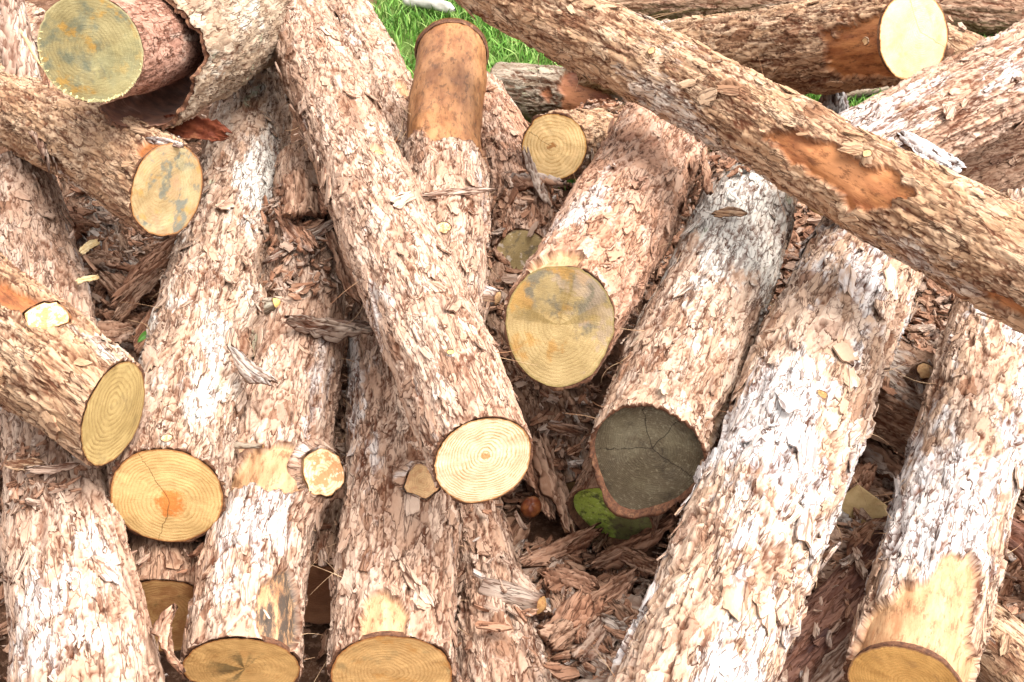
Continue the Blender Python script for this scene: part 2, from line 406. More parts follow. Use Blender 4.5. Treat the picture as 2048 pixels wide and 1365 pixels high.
LOGS = {}
def make_log(key, pts, label, mat='pink', face=None, far_face=None, peel=(), plates=(.105, .036), amp=.0050, ridge=.0, nflake=420, nbig=60, fsize=(.014, .062), ds=.0050, nd=136, seed=0, tilt=0.0, tilt2=0.0, inset=0.0, ragged=0.0, lump=.004, lift=8, barkr=.935, bumps=()):
    q, c, r, T, e1, e2 = centerline(pts, ds)
    Lg = q[-1]; m = len(q)
    root = bpy.data.objects.new('log', None); col.objects.link(root)
    base = Vector((c[0, 0], c[0, 1], max(0.0, c[0, 2] - r[0]))); root.location = base
    root.empty_display_size = .05
    tag(root, label, 'log', 'cut logs heaped in the pile')
    bl = np.array(base)
    view = CAM[None] - c
    tv = np.arctan2((view * e2).sum(1), (view * e1).sum(1)); tvm = math.atan2(np.sin(tv).mean(), np.cos(tv).mean())
    dense = np.linspace(-R(118), R(118), nd); coarse = np.linspace(R(118), R(242), 18)[1:-1]
    th = np.concatenate([dense, coarse]) + tvm; n = len(th)
    S = q[:, None] + 0 * th[None]; TH = th[None] + 0 * q[:, None]
    rm = float(r.mean()); so = seed * 7.31
    U = S + so; W = (TH - tvm) * rm + 5 + so * .5
    # bark relief
    wx = (fbm(U * 70, W * 70, seed + 1, 3) - .5) * .017; wy = (fbm(U * 70, W * 70, seed + 2, 3) - .5) * .015
    a, b = plates
    f1, f2, cid, ox, oy = worley((U + wx) / a, (W + wy) / b, seed + 3)
    ang = cid * 97.0
    h = (cid - .5) * .9 + (ox * np.cos(ang) + oy * np.sin(ang)) * 1.1
    edge = f2 - f1
    g1, g2, gid, px_, py_ = worley((U + wx * .7) / (a * .42), (W + wy * .7) / (b * .45), seed + 4)
    an2 = gid * 61
    h2 = (gid - .5) * .8 + (px_ * np.cos(an2) + py_ * np.sin(an2)) * .9
    # exfoliating sheets: saw-tooth terraces of a rough noise, each dropping off sharply at its torn edge
    t1 = fbm((U + wx * .8) / (a * 1.6), (W + wy * .8) / (b * 1.5), seed + 50, 4, .5) * 4.5
    t2 = fbm((U + wx * .5) / (a * .8) + 9, (W + wy * .5) / (b * .7), seed + 60, 4, .55) * 4.5
    s1 = t1 - np.floor(t1); s2 = t2 - np.floor(t2)
    h = .55 * h + .10 * h2 + 1.3 * s1 + .18 * s2 - .75 - .7 * (1 - sstep(0, .06, edge))
    crack = np.clip((1 - sstep(.0, .06, edge)) * .8 * (fbm(U * 25, W * 40, seed + 71, 2) > .45) + (1 - sstep(.0, .14, s1)) * .9 + (1 - sstep(0, .12, s2)) * .35, 0, 1)  # mask of cracks and sheet edges, for inner bark and painted edge shadow
    rd0 = np.abs(fbm(U * 6 + wx * 20, W * 55 + wy * 50, seed + 16, 3, .5) - .5) * 2
    fs = (1 - sstep(.01, .10, rd0)) * (fbm(U * 9, W * 12, seed + 17, 2) > .46)
    h = h - .55 * fs; crack = np.maximum(crack, .6 * fs)
    if ridge:
        rd = fbm(U * 7 + wx * 30, W * 75 + wy * 60, seed + 6, 4, .55)
        rd = np.abs(rd - .5) * 2
        h = h + ridge / amp * (sstep(0, .35, rd) - .8)
        crack = np.clip(crack * .6 + (1 - sstep(0, .12, rd)) * .9, 0, 1)
    tone = np.clip(.5 + .65 * (cid - .5) + .15 * (gid - .5) + .5 * (s1 - .5), 0, 1)
    h = h + .18 * (fbm(U * 220, W * 220, seed + 10, 2) - .5)
    P = np.zeros_like(S); PD = np.zeros_like(S)
    for (s0, t0, hsz, hw, st, *dk) in peel:
        dt = (TH - R(t0) + np.pi) % (2 * np.pi) - np.pi
        e = ((np.abs(S - s0) / hsz) ** 2.4 + (np.abs(dt) * rm / hw) ** 2.4) ** (1 / 2.4)
        e = e + (fbm(U * 20, W * 22, seed + 21, 3, .5) - .5) * 1.7 * st + (fbm(U * 90, W * 60, seed + 22, 2) - .5) * .12
        P = np.maximum(P, 1 - sstep(.965, 1.0, e)); crack = np.maximum(crack, (1 - sstep(0, .05, np.abs(e - 1.0))) * .95)
        if dk: PD = np.maximum(PD, (e < 1.2) * dk[0])
    big = (fbm(U * 5, W * 9, seed + 11, 3) - .5) * 2 * lump * 1.6
    rb = np.random.default_rng(seed + 777)
    auto = [(rb.uniform(.15, .95) * Lg, math.degrees(tvm) + rb.uniform(-75, 75), rb.uniform(.003, .008), rb.uniform(.025, .05)) for _ in range(int(Lg * 4))]
    for (s0, t0, hb, wb) in list(bumps) + auto:
        dt = (TH - R(t0) + np.pi) % (2 * np.pi) - np.pi
        big = big + hb * np.exp(-(((S - s0) / wb) ** 2 + (dt * rm / wb) ** 2))
    rho = r[:, None] + big + amp * h * (1 - P) + P * (-.0120 + .0030 * (fbm(U * 30, W * 60, seed + 13, 3) - .5))
    rho = np.maximum(rho, r[:, None] * .958 * (1 - P))
    rg = np.random.default_rng(seed)
    # sawn ends: shear the first rings into the plane of the cut
    def shear(k, sgn, tl, tl2):
        nrm = T[k] + e1[k] * math.tan(tl) + e2[k] * math.tan(tl2)
        d = -(rho[k] * (np.cos(th) * (e1[k] @ nrm) + np.sin(th) * (e2[k] @ nrm))) / (T[k] @ nrm)
        return d, nrm / np.linalg.norm(nrm)
    dn, nn = shear(0, 1, tilt, tilt2)
    off = dn[None] * np.clip(1 - q / .16, 0, 1)[:, None] ** 1.5
    if ragged:
        rj = (fbm(TH[0] * 5 + seed, TH[0] * 0 + 3, seed + 31, 4, .7) - .5) * 2 * ragged
        off = off + (rj[None] + ragged * .3) * np.clip(1 - q / .05, 0, 1)[:, None]
    pos = c[:, None] + T[:, None] * off[..., None] + rho[..., None] * (np.cos(TH)[..., None] * e1[:, None] + np.sin(TH)[..., None] * e2[:, None])
    V = pos.reshape(-1, 3)
    quads = gridq(m, n, True)
    def lip(k, row, sgn, ddepth, fac):
        p = pos[k] - c[k] - T[k] * off[k][:, None]
        rr = (r[k] + big[k]) * fac * (1 + (fbm(np.cos(th) * 6 + 19, np.sin(th) * 6 + 9, seed + 43, 4) - .5) * .03)
        pl_ = -(rr * (np.cos(th) * (e1[k] @ nn) + np.sin(th) * (e2[k] @ nn))) / (T[k] @ nn) if k == 0 else 0 * rr
        if k == 0 and ragged: pl_ = pl_ + (off[0] - dn) * (.9 if ddepth < .01 else 0)
        return c[k] + T[k] * (pl_ + sgn * ddepth)[:, None] + rr[:, None] * (np.cos(th)[:, None] * e1[k] + np.sin(th)[:, None] * e2[k])
    l0 = lip(0, 0, 1, .0015, barkr + .01); l1 = lip(0, 0, 1, .012 + inset, barkr - .03)
    k = m - 1
    f0 = lip(k, 0, -1, .0015, barkr + .01); f1_ = lip(k, 0, -1, .012, barkr - .03)
    nv = len(V)
    V = np.vstack([V, l0, l1, f0, f1_])
    j = np.arange(n); j2 = (j + 1) % n
    def band(a0, b0): return np.stack([a0 + j, b0 + j, b0 + j2, a0 + j2], 1)
    qn = np.vstack([band(0, nv), band(nv, nv + n), band(nv + 3 * n, nv + 2 * n), band(nv + 2 * n, (m - 1) * n)])
    Q = np.vstack([quads, qn])
    mi = np.r_[np.zeros(len(quads), int), np.ones(len(qn), int)]
    uv = np.stack([U, W], -1).reshape(-1, 2); uv = np.vstack([uv] + [np.zeros((n, 2))] * 4)
    cr = np.r_[(crack * (1 - .55 * P)).ravel(), np.ones(4 * n)]; pl = np.r_[P.ravel(), np.zeros(4 * n)]; tn = np.r_[tone.ravel(), np.full(4 * n, .5)]
    me = mesh_np('bark', V - bl, Q, None, [M[mat], M['inner']], mi, uv, {'crack': cr, 'peel': pl, 'tone': tn, 'pdk': np.r_[PD.ravel(), np.zeros(4 * n)]})
    bark = link('bark', me, root)
    # end grain
    def cap(k, nrm, offrow, mt, sgn, dep, name):
        nr = 20; na = n; g = np.linspace(0, 1, nr) ** .8
        rr = (r[k] + big[k]) * (barkr + .02) * (1 + (fbm(np.cos(th) * 9 + 9, np.sin(th) * 9 + 9, seed + 40, 3) - .5) * .035)
        X = g[:, None] * rr[None] * np.cos(th)[None]; Y = g[:, None] * rr[None] * np.sin(th)[None]
        o_ = -(X * (e1[k] @ nrm) + Y * (e2[k] @ nrm)) / (T[k] @ nrm) if sgn > 0 else 0 * X
        rough_ = (fbm(X * 60 + seed, Y * 60, seed + 41, 4) - .5) * .0028 + .0012 * g[:, None] ** 8 * (fbm(np.cos(th) * 40 + 50, np.sin(th) * 40 + 50, seed + 44, 2) - .5)[None]
        Pp = c[k] + T[k] * (o_ + sgn * (dep + rough_))[..., None] + X[..., None] * e1[k] + Y[..., None] * e2[k]
        qd = gridq(nr, na, True)
        if sgn > 0: qd = qd
        me_ = mesh_np(name, Pp.reshape(-1, 3) - bl, qd, None, [mt], uv=np.stack([Y / r[k], X / r[k]], -1).reshape(-1, 2), attrs={'rim': (g[:, None] + 0 * X).ravel()})
        return link(name, me_, root)
    if ragged: dn = dn
    fo = dn
    cap(0, nn, fo, face or M['f_plain'], 1, inset - .001, 'cut_face')
    cap(m - 1, T[-1], None, far_face or M['f_plain'], -1, -.001, 'cut_face')
    LOGS[key] = dict(root=root, c=c, r=r, T=T, e1=e1, e2=e2, q=q, th=th, pos=pos, tv=tvm, rho=rho, base=bl, mat=mat, bark=bark, bigP=P)
    # bark scales standing proud of the surface
    N = nflake
    si = np.clip((rg.random(N) * (m - 8) + 3).astype(int), 2, m - 3); ti = (rg.random(N) * (nd - 6)).astype(int) + 3
    okk = P[si, ti] < .15
    si, ti = si[okk], ti[okk]; N = len(si)
    size = np.exp(rg.normal(math.log(fsize[0] * 1.9), .55, N)); size = np.clip(size, fsize[0] * .7, fsize[1]); size = np.minimum(size, rm * .7)
    order = np.argsort(-size); si, ti, size = si[order], ti[order], size[order]
    ks, As, us = [], [], []
    nb = 0
    for i in range(N):
        a_, b_ = si[i], ti[i]
        p = pos[a_, b_]; t_ = th[b_]
        nr_ = math.cos(t_) * e1[a_] + math.sin(t_) * e2[a_]
        ax = T[a_]; sd = np.cross(nr_, ax)
        ph = rg.normal(0, R(20)) + (math.pi if rg.random() < .5 else 0)
        u_ = ax * math.cos(ph) + sd * math.sin(ph)
        # tilt: one end lifts
        tl = abs(rg.normal(0, R(lift * .7)))
        ro = rg.normal(0, R(lift * .6))
        w_ = np.cross(nr_, u_)
        u2 = u_ * math.cos(tl) + nr_ * math.sin(tl); n2 = nr_ * math.cos(tl) - u_ * math.sin(tl)
        w2 = w_ * math.cos(ro) + n2 * math.sin(ro); n3 = np.cross(u2, w2)
        L_ = size[i]; thick = rg.uniform(.6, 1.25)
        A = np.eye(4); A[:3, 0] = u2 * L_; A[:3, 1] = w2 * L_ * rg.uniform(.75, 1.2); A[:3, 2] = n3 * L_ * thick
        A[:3, 3] = p + nr_ * (.0006 + math.sin(tl) * L_ * .40 - .0012) - bl
        kk = int(rg.integers(0, 10)) if nb < nbig else int(rg.integers(10, 18))
        if nb < nbig:
            o = link('bark_flake', flake_mesh(kk, mat), root); o.matrix_basis = Matrix(A.tolist()); o['grain_shift'] = (float(U[a_, b_]), float(W[a_, b_]), 0.0); nb += 1
        else:
            ks.append(kk); As.append(A); us.append((U[a_, b_], W[a_, b_]))
    if ks: joined_flakes('bark_scales', ks, As, mat, root, seed=seed, us=us)
    return root

def surf(key, s, deg, lift=0.0):
    """point and normal on a log's skin"""
    g = LOGS[key]; k = int(np.argmin(np.abs(g['q'] - s))); t = R(deg)
    nr = math.cos(t) * g['e1'][k] + math.sin(t) * g['e2'][k]
    j = int(np.argmin(np.abs((g['th'] - t + np.pi) % (2 * np.pi) - np.pi)))
    return g['c'][k] + nr * (g['rho'][k, j] + lift), nr, g['T'][k]
# sawn faces, each with the tone and stains it has
M['f_plain'] = face_mat('sawn_plain', (0.450, 0.289, 0.130), (0.306, 0.164, 0.065), 24)
M['f_center'] = face_mat('sawn_fresh_pale', (0.744, 0.616, 0.413), (0.485, 0.259, 0.092), 12, 1.0, (.04, .10), edge=(0.450, 0.194, 0.054), seed=1.0, heart=((0.476, 0.243, 0.092), .06))
M['f_left'] = face_mat('sawn_yellow_orange_heart', (0.647, 0.437, 0.189), (0.401, 0.218, 0.070), 11, .7, (.05, -.12), heart=((0.591, 0.192, 0.040), .26), edge=(0.343, 0.131, 0.040), cracks=2, seed=2.2)
M['f_hollow'] = face_mat('sawn_green_stain', (0.320, 0.265, 0.128), (0.192, 0.148, 0.064), 11, .5, (0, 0), stains=(((0.136, 0.148, 0.104), 1.9, .45, .16, .85, 3.1), ((0.416, 0.242, 0.056), 2.1, .54, .10, .85, 8.4), ((0.416, 0.367, 0.192), 3.2, .56, .14, .6, 1.2), ((0.368, 0.328, 0.160), 1.2, .60, .1, .6, 14.0, .35, -.2)), edge=(0.448, 0.390, 0.208), seed=3.0, saw=1.0, saw_dir=.5)
M['f_stain'] = face_mat('sawn_blue_stain', (0.450, 0.326, 0.167), (0.288, 0.185, 0.079), 10, .45, (-.1, .1), stains=(((0.450, 0.282, 0.167), 1.3, .50, .12, .8, 9.2), ((0.171, 0.185, 0.158), 1.5, .52, .08, .85, 6.3), ((0.468, 0.387, 0.211), 2.4, .52, .10, .7, 12.2), ((0.504, 0.282, 0.070), 1.8, .56, .12, .7, 2.2)), edge=(0.378, 0.158, 0.048), seed=4.0, saw=1.0, saw_dir=1.0)
M['f_scar'] = face_mat('sawn_olive', (0.432, 0.312, 0.128), (0.256, 0.160, 0.056), 8, .8, (.05, .2), stains=(((0.208, 0.144, 0.064), 2.0, .55, .14, .5, 1.3),), edge=(0.256, 0.120, 0.040), seed=5.0)
M['f_between'] = face_mat('sawn_star_stain', (0.690, 0.425, 0.163), (0.460, 0.246, 0.077), 12, .5, (.02, .02), sector=((0.135, 0.100, 0.043), 1.1, .54, .8, 4.3, .6), stains=(((0.522, 0.265, 0.086), 2.2, .54, .1, .5, 5.5),), edge=(0.397, 0.161, 0.052), seed=6.0)
M['f_bottom'] = face_mat('sawn_brown_rings', (0.648, 0.397, 0.162), (0.397, 0.204, 0.068), 12, .6, (-.05, .05), stains=(((0.355, 0.258, 0.119), 1.6, .55, .12, .6, 2.5), ((0.564, 0.277, 0.076), 2.2, .55, .1, .6, 7.7)), edge=(0.397, 0.148, 0.043), seed=7.0)
M['f_small'] = face_mat('sawn_small_yellow', (0.795, 0.568, 0.281), (0.556, 0.311, 0.102), 7, .9, (-.05, -.02), heart=((0.417, 0.183, 0.060), .10), edge=(0.596, 0.275, 0.068), cracks=1, seed=8.0)
M['f_stained'] = face_mat('sawn_two_tone_mould', (0.432, 0.316, 0.149), (0.283, 0.181, 0.071), 11, .5, (-.02, .0), sector=((0.223, 0.148, 0.048), 2.6, .55, .55, 9.1, .95), stains=(((0.402, 0.220, 0.066), 1.9, .56, .10, .8, 4.1), ((0.312, 0.228, 0.107), 1.5, .50, .05, .9, 2.1, .05, .65), ((0.127, 0.114, 0.089), 2.6, .55, .14, .8, 11.3, .0, .30), ((0.388, 0.215, 0.059), 1.8, .60, .10, .8, 7.3, -.1, .22), ((0.328, 0.242, 0.178), 4.0, .62, .10, .6, 6.6, .2, .2)), edge=(0.253, 0.188, 0.071), seed=9.0, saw=.8, saw_dir=1.45)
M['f_dark'] = face_mat('sawn_black_weathered', (.12, .095, .06), (.05, .036, .024), 16, .7, (.1, .1), stains=(((.26, .23, .155), 14.0, .50, .2, .6, 3.3), ((.20, .175, .115), 1.3, .48, .2, .55, 5.5), ((.035, .026, .02), 1.8, .52, .2, .65, 1.5)), edge=(.05, .03, .02), cracks=4, seed=10.0, saw=1.0)
M['f_moss'] = face_mat('sawn_mossy', (.40, .50, .09), (.24, .33, .05), 14, .3, (0, 0), stains=(((.07, .08, .035), 5.0, .50, .14, .8, 2.2), ((.60, .66, .20), 11.0, .54, .12, .8, 5.1), ((.09, .085, .045), 3.0, .56, .08, .8, 9.1), ((.13, .10, .06), 1.4, .50, .1, .8, 9.1, .5, -.1)), edge=(.10, .08, .04), seed=11.0, saw=1.0)
M['f_bright'] = face_mat('sawn_bright_cream', (0.694, 0.551, 0.336), (0.568, 0.358, 0.134), 17, .45, (.2, 0), stains=(((0.552, 0.358, 0.124), 2.0, .56, .12, .5, 1.1),), edge=(0.394, 0.152, 0.034), seed=12.0, cracks=2)
M['f_right'] = face_mat('sawn_amber', (0.779, 0.458, 0.152), (0.532, 0.264, 0.072), 13, .5, (0, .1), stains=(((0.494, 0.282, 0.112), 1.6, .55, .12, .6, 3.2),), edge=(0.342, 0.176, 0.096), seed=13.0)
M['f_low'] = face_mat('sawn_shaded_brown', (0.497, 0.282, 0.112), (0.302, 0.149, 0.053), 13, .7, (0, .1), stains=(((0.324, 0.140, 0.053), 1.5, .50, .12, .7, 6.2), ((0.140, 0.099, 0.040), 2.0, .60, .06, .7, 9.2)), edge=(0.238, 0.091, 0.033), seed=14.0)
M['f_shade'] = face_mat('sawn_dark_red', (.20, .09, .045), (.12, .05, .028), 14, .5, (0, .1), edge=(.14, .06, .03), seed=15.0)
M['f_mold'] = face_mat('sawn_white_mould', (0.524, 0.395, 0.192), (0.339, 0.233, 0.108), 12, .4, (0, 0), stains=(((0.955, 0.846, 0.720), 2.6, .56, .07, .8, 4.4), ((0.200, 0.164, 0.120), 2.4, .53, .08, .7, 8.8)), edge=(0.308, 0.191, 0.096), seed=16.0)

# ------------------------------------------------------------------ ground
def ground():
    nx = 260
    t = np.linspace(-1, 1, nx); x = np.sign(t) * (np.abs(t) * 1.9 + (np.abs(t) ** 7) * 400); y = x + 2.6
    X, Y = np.meshgrid(x, y)
    z = (fbm(X * 3 + 50, Y * 3 + 50, 5, 4) - .5) * .05 - .012
    z = z + .12 * np.exp(-(((X - .13) / .22) ** 2 + ((Y - 1.45) / .30) ** 2)) + (fbm(X * 30, Y * 30, 9, 3) - .5) * .02 * (np.abs(X) < 2)
    z = np.where((np.abs(X) > 2.2) | (np.abs(Y - 2.6) > 2.2), z * .5, z)
    s = NT('soil'); co = s.coords('Object')
    n1 = s.noise(co, 9, 6, .7); 
    c = s.mix(s.step(n1, .4, .6), (.10, .048, .028), (.18, .09, .052))
    c = s.mix(s.math('MULTIPLY', s.step(s.noise(co, 60, 5, .75), .52, .62), .8), c, (.30, .17, .11))
    sp = s.n('ShaderNodeSeparateXYZ'); s.l(co, sp.inputs[0])
    gy = s.math('MULTIPLY', s.step(s.math('ADD', sp.outputs[1], s.math('MULTIPLY', n1, .8)), 3.7, 4.1), s.step(sp.outputs[0], -.55, -.42))
    c = s.mix(gy, c, s.mix(s.noise(co, 30, 5, .7), (.05, .10, .015), (.14, .20, .05)))
    mt = s.end(c, .95, .1, s.bump(s.noise(co, 90, 6, .75), 1.0, .012))
    o = link('ground', mesh_np('ground', np.stack([X, Y, z], -1).reshape(-1, 3), gridq(nx, nx), None, [mt])); o['kind'] = 'structure'
    return o
GROUND = ground()
PTS = {
    'center': [(-0.043, 1.481, 0.559, 0.081), (-0.152, 1.835, 0.569, 0.089), (-0.291, 2.279, 0.579, 0.088), (-0.384, 2.580, 0.587, 0.089), (-0.563, 3.156, 0.601, 0.088), (-0.678, 3.519, 0.610, 0.088)],
    'left_long': [(-0.579, 1.596, 0.369, 0.099), (-0.599, 1.999, 0.372, 0.102), (-0.613, 2.321, 0.375, 0.102), (-0.624, 2.596, 0.377, 0.100), (-0.654, 2.981, 0.383, 0.096), (-0.705, 3.444, 0.395, 0.092), (-0.755, 3.860, 0.407, 0.091)],
    'hollow': [(-0.761, 2.200, 0.900, 0.097), (-0.724, 2.454, 0.811, 0.097), (-0.683, 2.808, 0.715, 0.097), (-0.642, 3.207, 0.620, 0.097)],
    'stain_left': [(-0.656, 2.167, 0.629, 0.093), (-0.849, 2.389, 0.593, 0.091), (-1.078, 2.639, 0.542, 0.085), (-1.305, 2.879, 0.488, 0.082)],
    'left_edge': [(-0.594, 1.123, 0.281, 0.111), (-0.627, 1.217, 0.288, 0.111), (-0.667, 1.332, 0.296, 0.107), (-0.741, 1.531, 0.311, 0.097), (-0.796, 1.701, 0.322, 0.094), (-0.934, 2.126, 0.351, 0.090), (-1.059, 2.447, 0.375, 0.084), (-1.135, 2.630, 0.390, 0.074)],
    'scar': [(-0.637, 1.601, 0.548, 0.086), (-0.761, 1.711, 0.550, 0.093), (-0.888, 1.826, 0.554, 0.100), (-1.065, 1.983, 0.557, 0.105)],
    'between': [(-0.431, 1.359, 0.218, 0.095), (-0.439, 1.563, 0.251, 0.092), (-0.429, 1.709, 0.272, 0.094), (-0.424, 1.888, 0.299, 0.093), (-0.420, 2.061, 0.325, 0.087), (-0.430, 2.233, 0.354, 0.081), (-0.449, 2.427, 0.388, 0.076), (-0.471, 2.628, 0.424, 0.071)],
    'bottom': [(-0.192, 1.348, 0.220, 0.100), (-0.199, 1.582, 0.232, 0.106), (-0.208, 1.787, 0.242, 0.104), (-0.226, 1.992, 0.254, 0.099), (-0.253, 2.241, 0.267, 0.095)],
    'ribbed': [(0.006, 1.264, 0.111, 0.088), (-0.012, 1.383, 0.108, 0.088), (-0.054, 1.669, 0.101, 0.072), (-0.100, 1.948, 0.094, 0.063), (-0.133, 2.158, 0.089, 0.059)],
    'peeled_top': [(-0.144, 1.932, 0.400, 0.087), (-0.143, 2.244, 0.418, 0.092), (-0.148, 2.461, 0.431, 0.096), (-0.161, 2.773, 0.450, 0.099), (-0.156, 2.976, 0.461, 0.102), (-0.156, 3.131, 0.470, 0.100)],
    'mold': [(0.024, 2.493, 0.260, 0.068), (0.013, 2.714, 0.280, 0.087), (-0.030, 2.941, 0.291, 0.091), (-0.100, 3.203, 0.300, 0.083)],
    'small_face': [(0.097, 2.720, 0.420, 0.080), (0.188, 2.997, 0.284, 0.080), (0.312, 3.380, 0.100, 0.081)],
    'stained': [(0.083, 1.854, 0.536, 0.102), (0.158, 2.078, 0.516, 0.107), (0.246, 2.356, 0.494, 0.110), (0.321, 2.605, 0.475, 0.107), (0.390, 2.834, 0.458, 0.102)],
    'dark_face': [(0.221, 1.630, 0.425, 0.097), (0.304, 1.861, 0.433, 0.105), (0.411, 2.138, 0.441, 0.104), (0.495, 2.387, 0.451, 0.101), (0.568, 2.590, 0.458, 0.096)],
    'diagonal': [(0.874, 1.611, 0.753, 0.084), (0.804, 1.707, 0.754, 0.084), (0.643, 1.924, 0.755, 0.083), (0.520, 2.094, 0.758, 0.080), (0.405, 2.257, 0.765, 0.079), (0.259, 2.452, 0.764, 0.080), (0.082, 2.685, 0.761, 0.081), (-0.073, 2.900, 0.766, 0.080)],
    'white_bark': [(0.183, 0.980, 0.427, 0.105), (0.234, 1.110, 0.429, 0.105), (0.278, 1.220, 0.431, 0.106), (0.410, 1.521, 0.435, 0.108), (0.542, 1.837, 0.440, 0.114), (0.682, 2.135, 0.443, 0.114), (0.827, 2.438, 0.445, 0.113)],
    'right': [(0.590, 1.250, 0.313, 0.093), (0.690, 1.473, 0.336, 0.096), (0.802, 1.723, 0.362, 0.095), (0.915, 1.978, 0.389, 0.093), (0.978, 2.121, 0.404, 0.091), (1.082, 2.362, 0.429, 0.091)],
    'upper_right': [(0.597, 2.216, 0.628, 0.087), (0.844, 2.402, 0.649, 0.094), (1.101, 2.594, 0.669, 0.099), (1.318, 2.754, 0.684, 0.101)],
    'bright_face': [(0.901, 2.758, 0.680, 0.101), (0.756, 2.949, 0.569, 0.109), (0.613, 3.139, 0.466, 0.106), (0.450, 3.357, 0.352, 0.102), (0.262, 3.609, 0.220, 0.098)],
    'back_left': [(-0.214, 2.767, 0.220, 0.076), (-0.356, 3.340, 0.247, 0.087), (-0.495, 3.763, 0.255, 0.095), (-0.632, 4.152, 0.260, 0.092)],
    'mossy_back': [(-0.052, 3.683, 0.090, 0.085), (0.264, 3.565, 0.111, 0.093), (0.523, 3.458, 0.108, 0.091)],
    'corner': [(-1.320, 3.373, 0.426, 0.082), (-1.391, 3.092, 0.426, 0.082)],
    'under_left': [(-0.793, 2.104, 0.120, 0.084), (-0.959, 2.533, 0.171, 0.080), (-1.047, 2.756, 0.198, 0.074), (-1.122, 2.939, 0.220, 0.067)],
    'big_low_face': [(-0.605, 1.528, 0.150, 0.100), (-0.626, 1.705, 0.157, 0.097), (-0.641, 1.947, 0.162, 0.095)],
    'shade_face': [(-0.348, 1.614, 0.109, 0.086), (-0.360, 1.850, 0.118, 0.083), (-0.368, 2.065, 0.126, 0.081)],
    'moss_face': [(0.185, 1.786, 0.130, 0.086), (0.269, 2.000, 0.155, 0.086), (0.360, 2.216, 0.180, 0.086)],
    'gully': [(0.128, 1.931, 0.040, 0.081), (0.091, 2.104, 0.092, 0.083), (-0.004, 2.316, 0.144, 0.078), (-0.062, 2.498, 0.195, 0.072), (-0.088, 2.614, 0.230, 0.069)],
    'cross_right': [(0.560, 2.172, 0.240, 0.100), (0.637, 2.138, 0.241, 0.101), (0.813, 2.033, 0.213, 0.101), (0.964, 1.945, 0.190, 0.097), (1.032, 1.905, 0.180, 0.096)],
    'low_right': [(0.458, 1.780, 0.080, 0.067), (0.638, 1.723, 0.084, 0.068), (0.837, 1.652, 0.080, 0.066)],
    'dark_peeled': [(0.435, 1.396, 0.091, 0.066), (0.555, 1.518, 0.125, 0.063), (0.694, 1.660, 0.164, 0.058)],
    'corner_right': [(0.932, 1.374, 0.093, 0.067), (0.854, 1.481, 0.103, 0.062), (0.776, 1.587, 0.113, 0.059)],
    'back_top': [(0.294, 4.422, 0.065, 0.071), (0.661, 4.393, 0.092, 0.081), (1.005, 4.362, 0.105, 0.080), (1.346, 4.325, 0.105, 0.083), (1.883, 4.261, 0.089, 0.086)],
    'behind_face': [(1.262, 3.686, 0.233, 0.083), (1.384, 3.570, 0.214, 0.086), (1.524, 3.432, 0.185, 0.084)],
    'under_upper_right': [(0.973, 2.701, 0.301, 0.095), (1.134, 2.776, 0.320, 0.099), (1.356, 2.876, 0.341, 0.101)],
}
# ------------------------------------------------------------------ the logs
def mk(key, label, **kw): return make_log(key, PTS[key], label, seed=SEEDS.setdefault(key, 11 + 13 * len(SEEDS)), **kw)
SEEDS = {}
mk('center', 'long pinkish log down the middle, topmost there, ending in a bright pale ringed cut', mat='pink', face=M['f_center'], nflake=276, nbig=110, peel=((.82, 18, .022, .016, .6),), tilt=-.12)
mk('left_long', 'long pale flaky log left of the middle whose yellow cut face has an orange heart', mat='lichen', face=M['f_left'], nflake=446, nbig=130, amp=.0058, lift=13, plates=(.085, .032), bumps=((.50, 72, .02, .04), (.25, 64, .015, .035)), tilt=-.14)
mk('hollow', 'short thick barkless log at the top left with a round green stained face', mat='core', face=M['f_hollow'], nflake=20, nbig=4, amp=.0012, lump=.003, plates=(.06, .02), barkr=.97, tilt2=-.1)
mk('stain_left', 'log just below the green stained one, oval cut face blotched blue grey and ochre', mat='tan', face=M['f_stain'], nflake=79, nbig=50, plates=(.075, .022), ridge=.003, peel=((.0, 0, .04, .035, .6),), tilt2=-.3)
mk('left_edge', 'thick log along the left edge running into the bottom left corner, no face showing', mat='pink', nflake=276, nbig=100, peel=())
mk('scar', 'log from the left edge with a round pale branch scar and narrow olive cut face', mat='tan', face=M['f_scar'], nflake=66, nbig=40, plates=(.085, .022), ridge=.002, bumps=((.185, 14, .008, .05), (.11, -32, .012, .04)), peel=((.26, 8, .10, .022, .9), (.185, 14, .04, .042, .5)), tilt2=-.4)
mk('between', 'log with a big pale branch cut on its flank and dark star stained face', mat='pink', face=M['f_between'], nflake=190, nbig=90, peel=((.345, 8, .05, .085, .6), (.060, 46, .070, .042, .5, 1)), bumps=((.345, 60, .028, .055),))
mk('bottom', 'log at the bottom edge with a bare wood notch above its brown ringed face', mat='pink', face=M['f_bottom'], nflake=171, nbig=80, ridge=.002, peel=((.03, -6, .072, .036, .8),), bumps=((.325, 21, .022, .05),))
mk('ribbed', 'low shaggy deeply ribbed log with a short broken branch, right of the notched log', mat='pink', nflake=128, nbig=60, ridge=.009, plates=(.09, .02), lift=15, amp=.005)
mk('peeled_top', 'log before the grass with its far end stripped to smooth orange wood', mat='pinkpeel', nflake=171, nbig=80, peel=((1.0, 5, .34, .5, .25),), lift=13)
mk('mold', 'shaded log under the small round faced one, its low end spotted with white mould', mat='rose', face=M['f_mold'], nflake=116, nbig=50, amp=.006, lift=14, tilt=-.3)
mk('small_face', 'smallest short log with a round yellow ringed face, beside the grass gap', mat='tan', face=M['f_small'], nflake=27, nbig=16)
mk('stained', 'thick reddish log whose round grey and yellow mouldy face overhangs the middle gap', mat='rose', face=M['f_stained'], nflake=190, nbig=80, peel=((.02, -16, .05, .05, .7),), tilt=-.45)
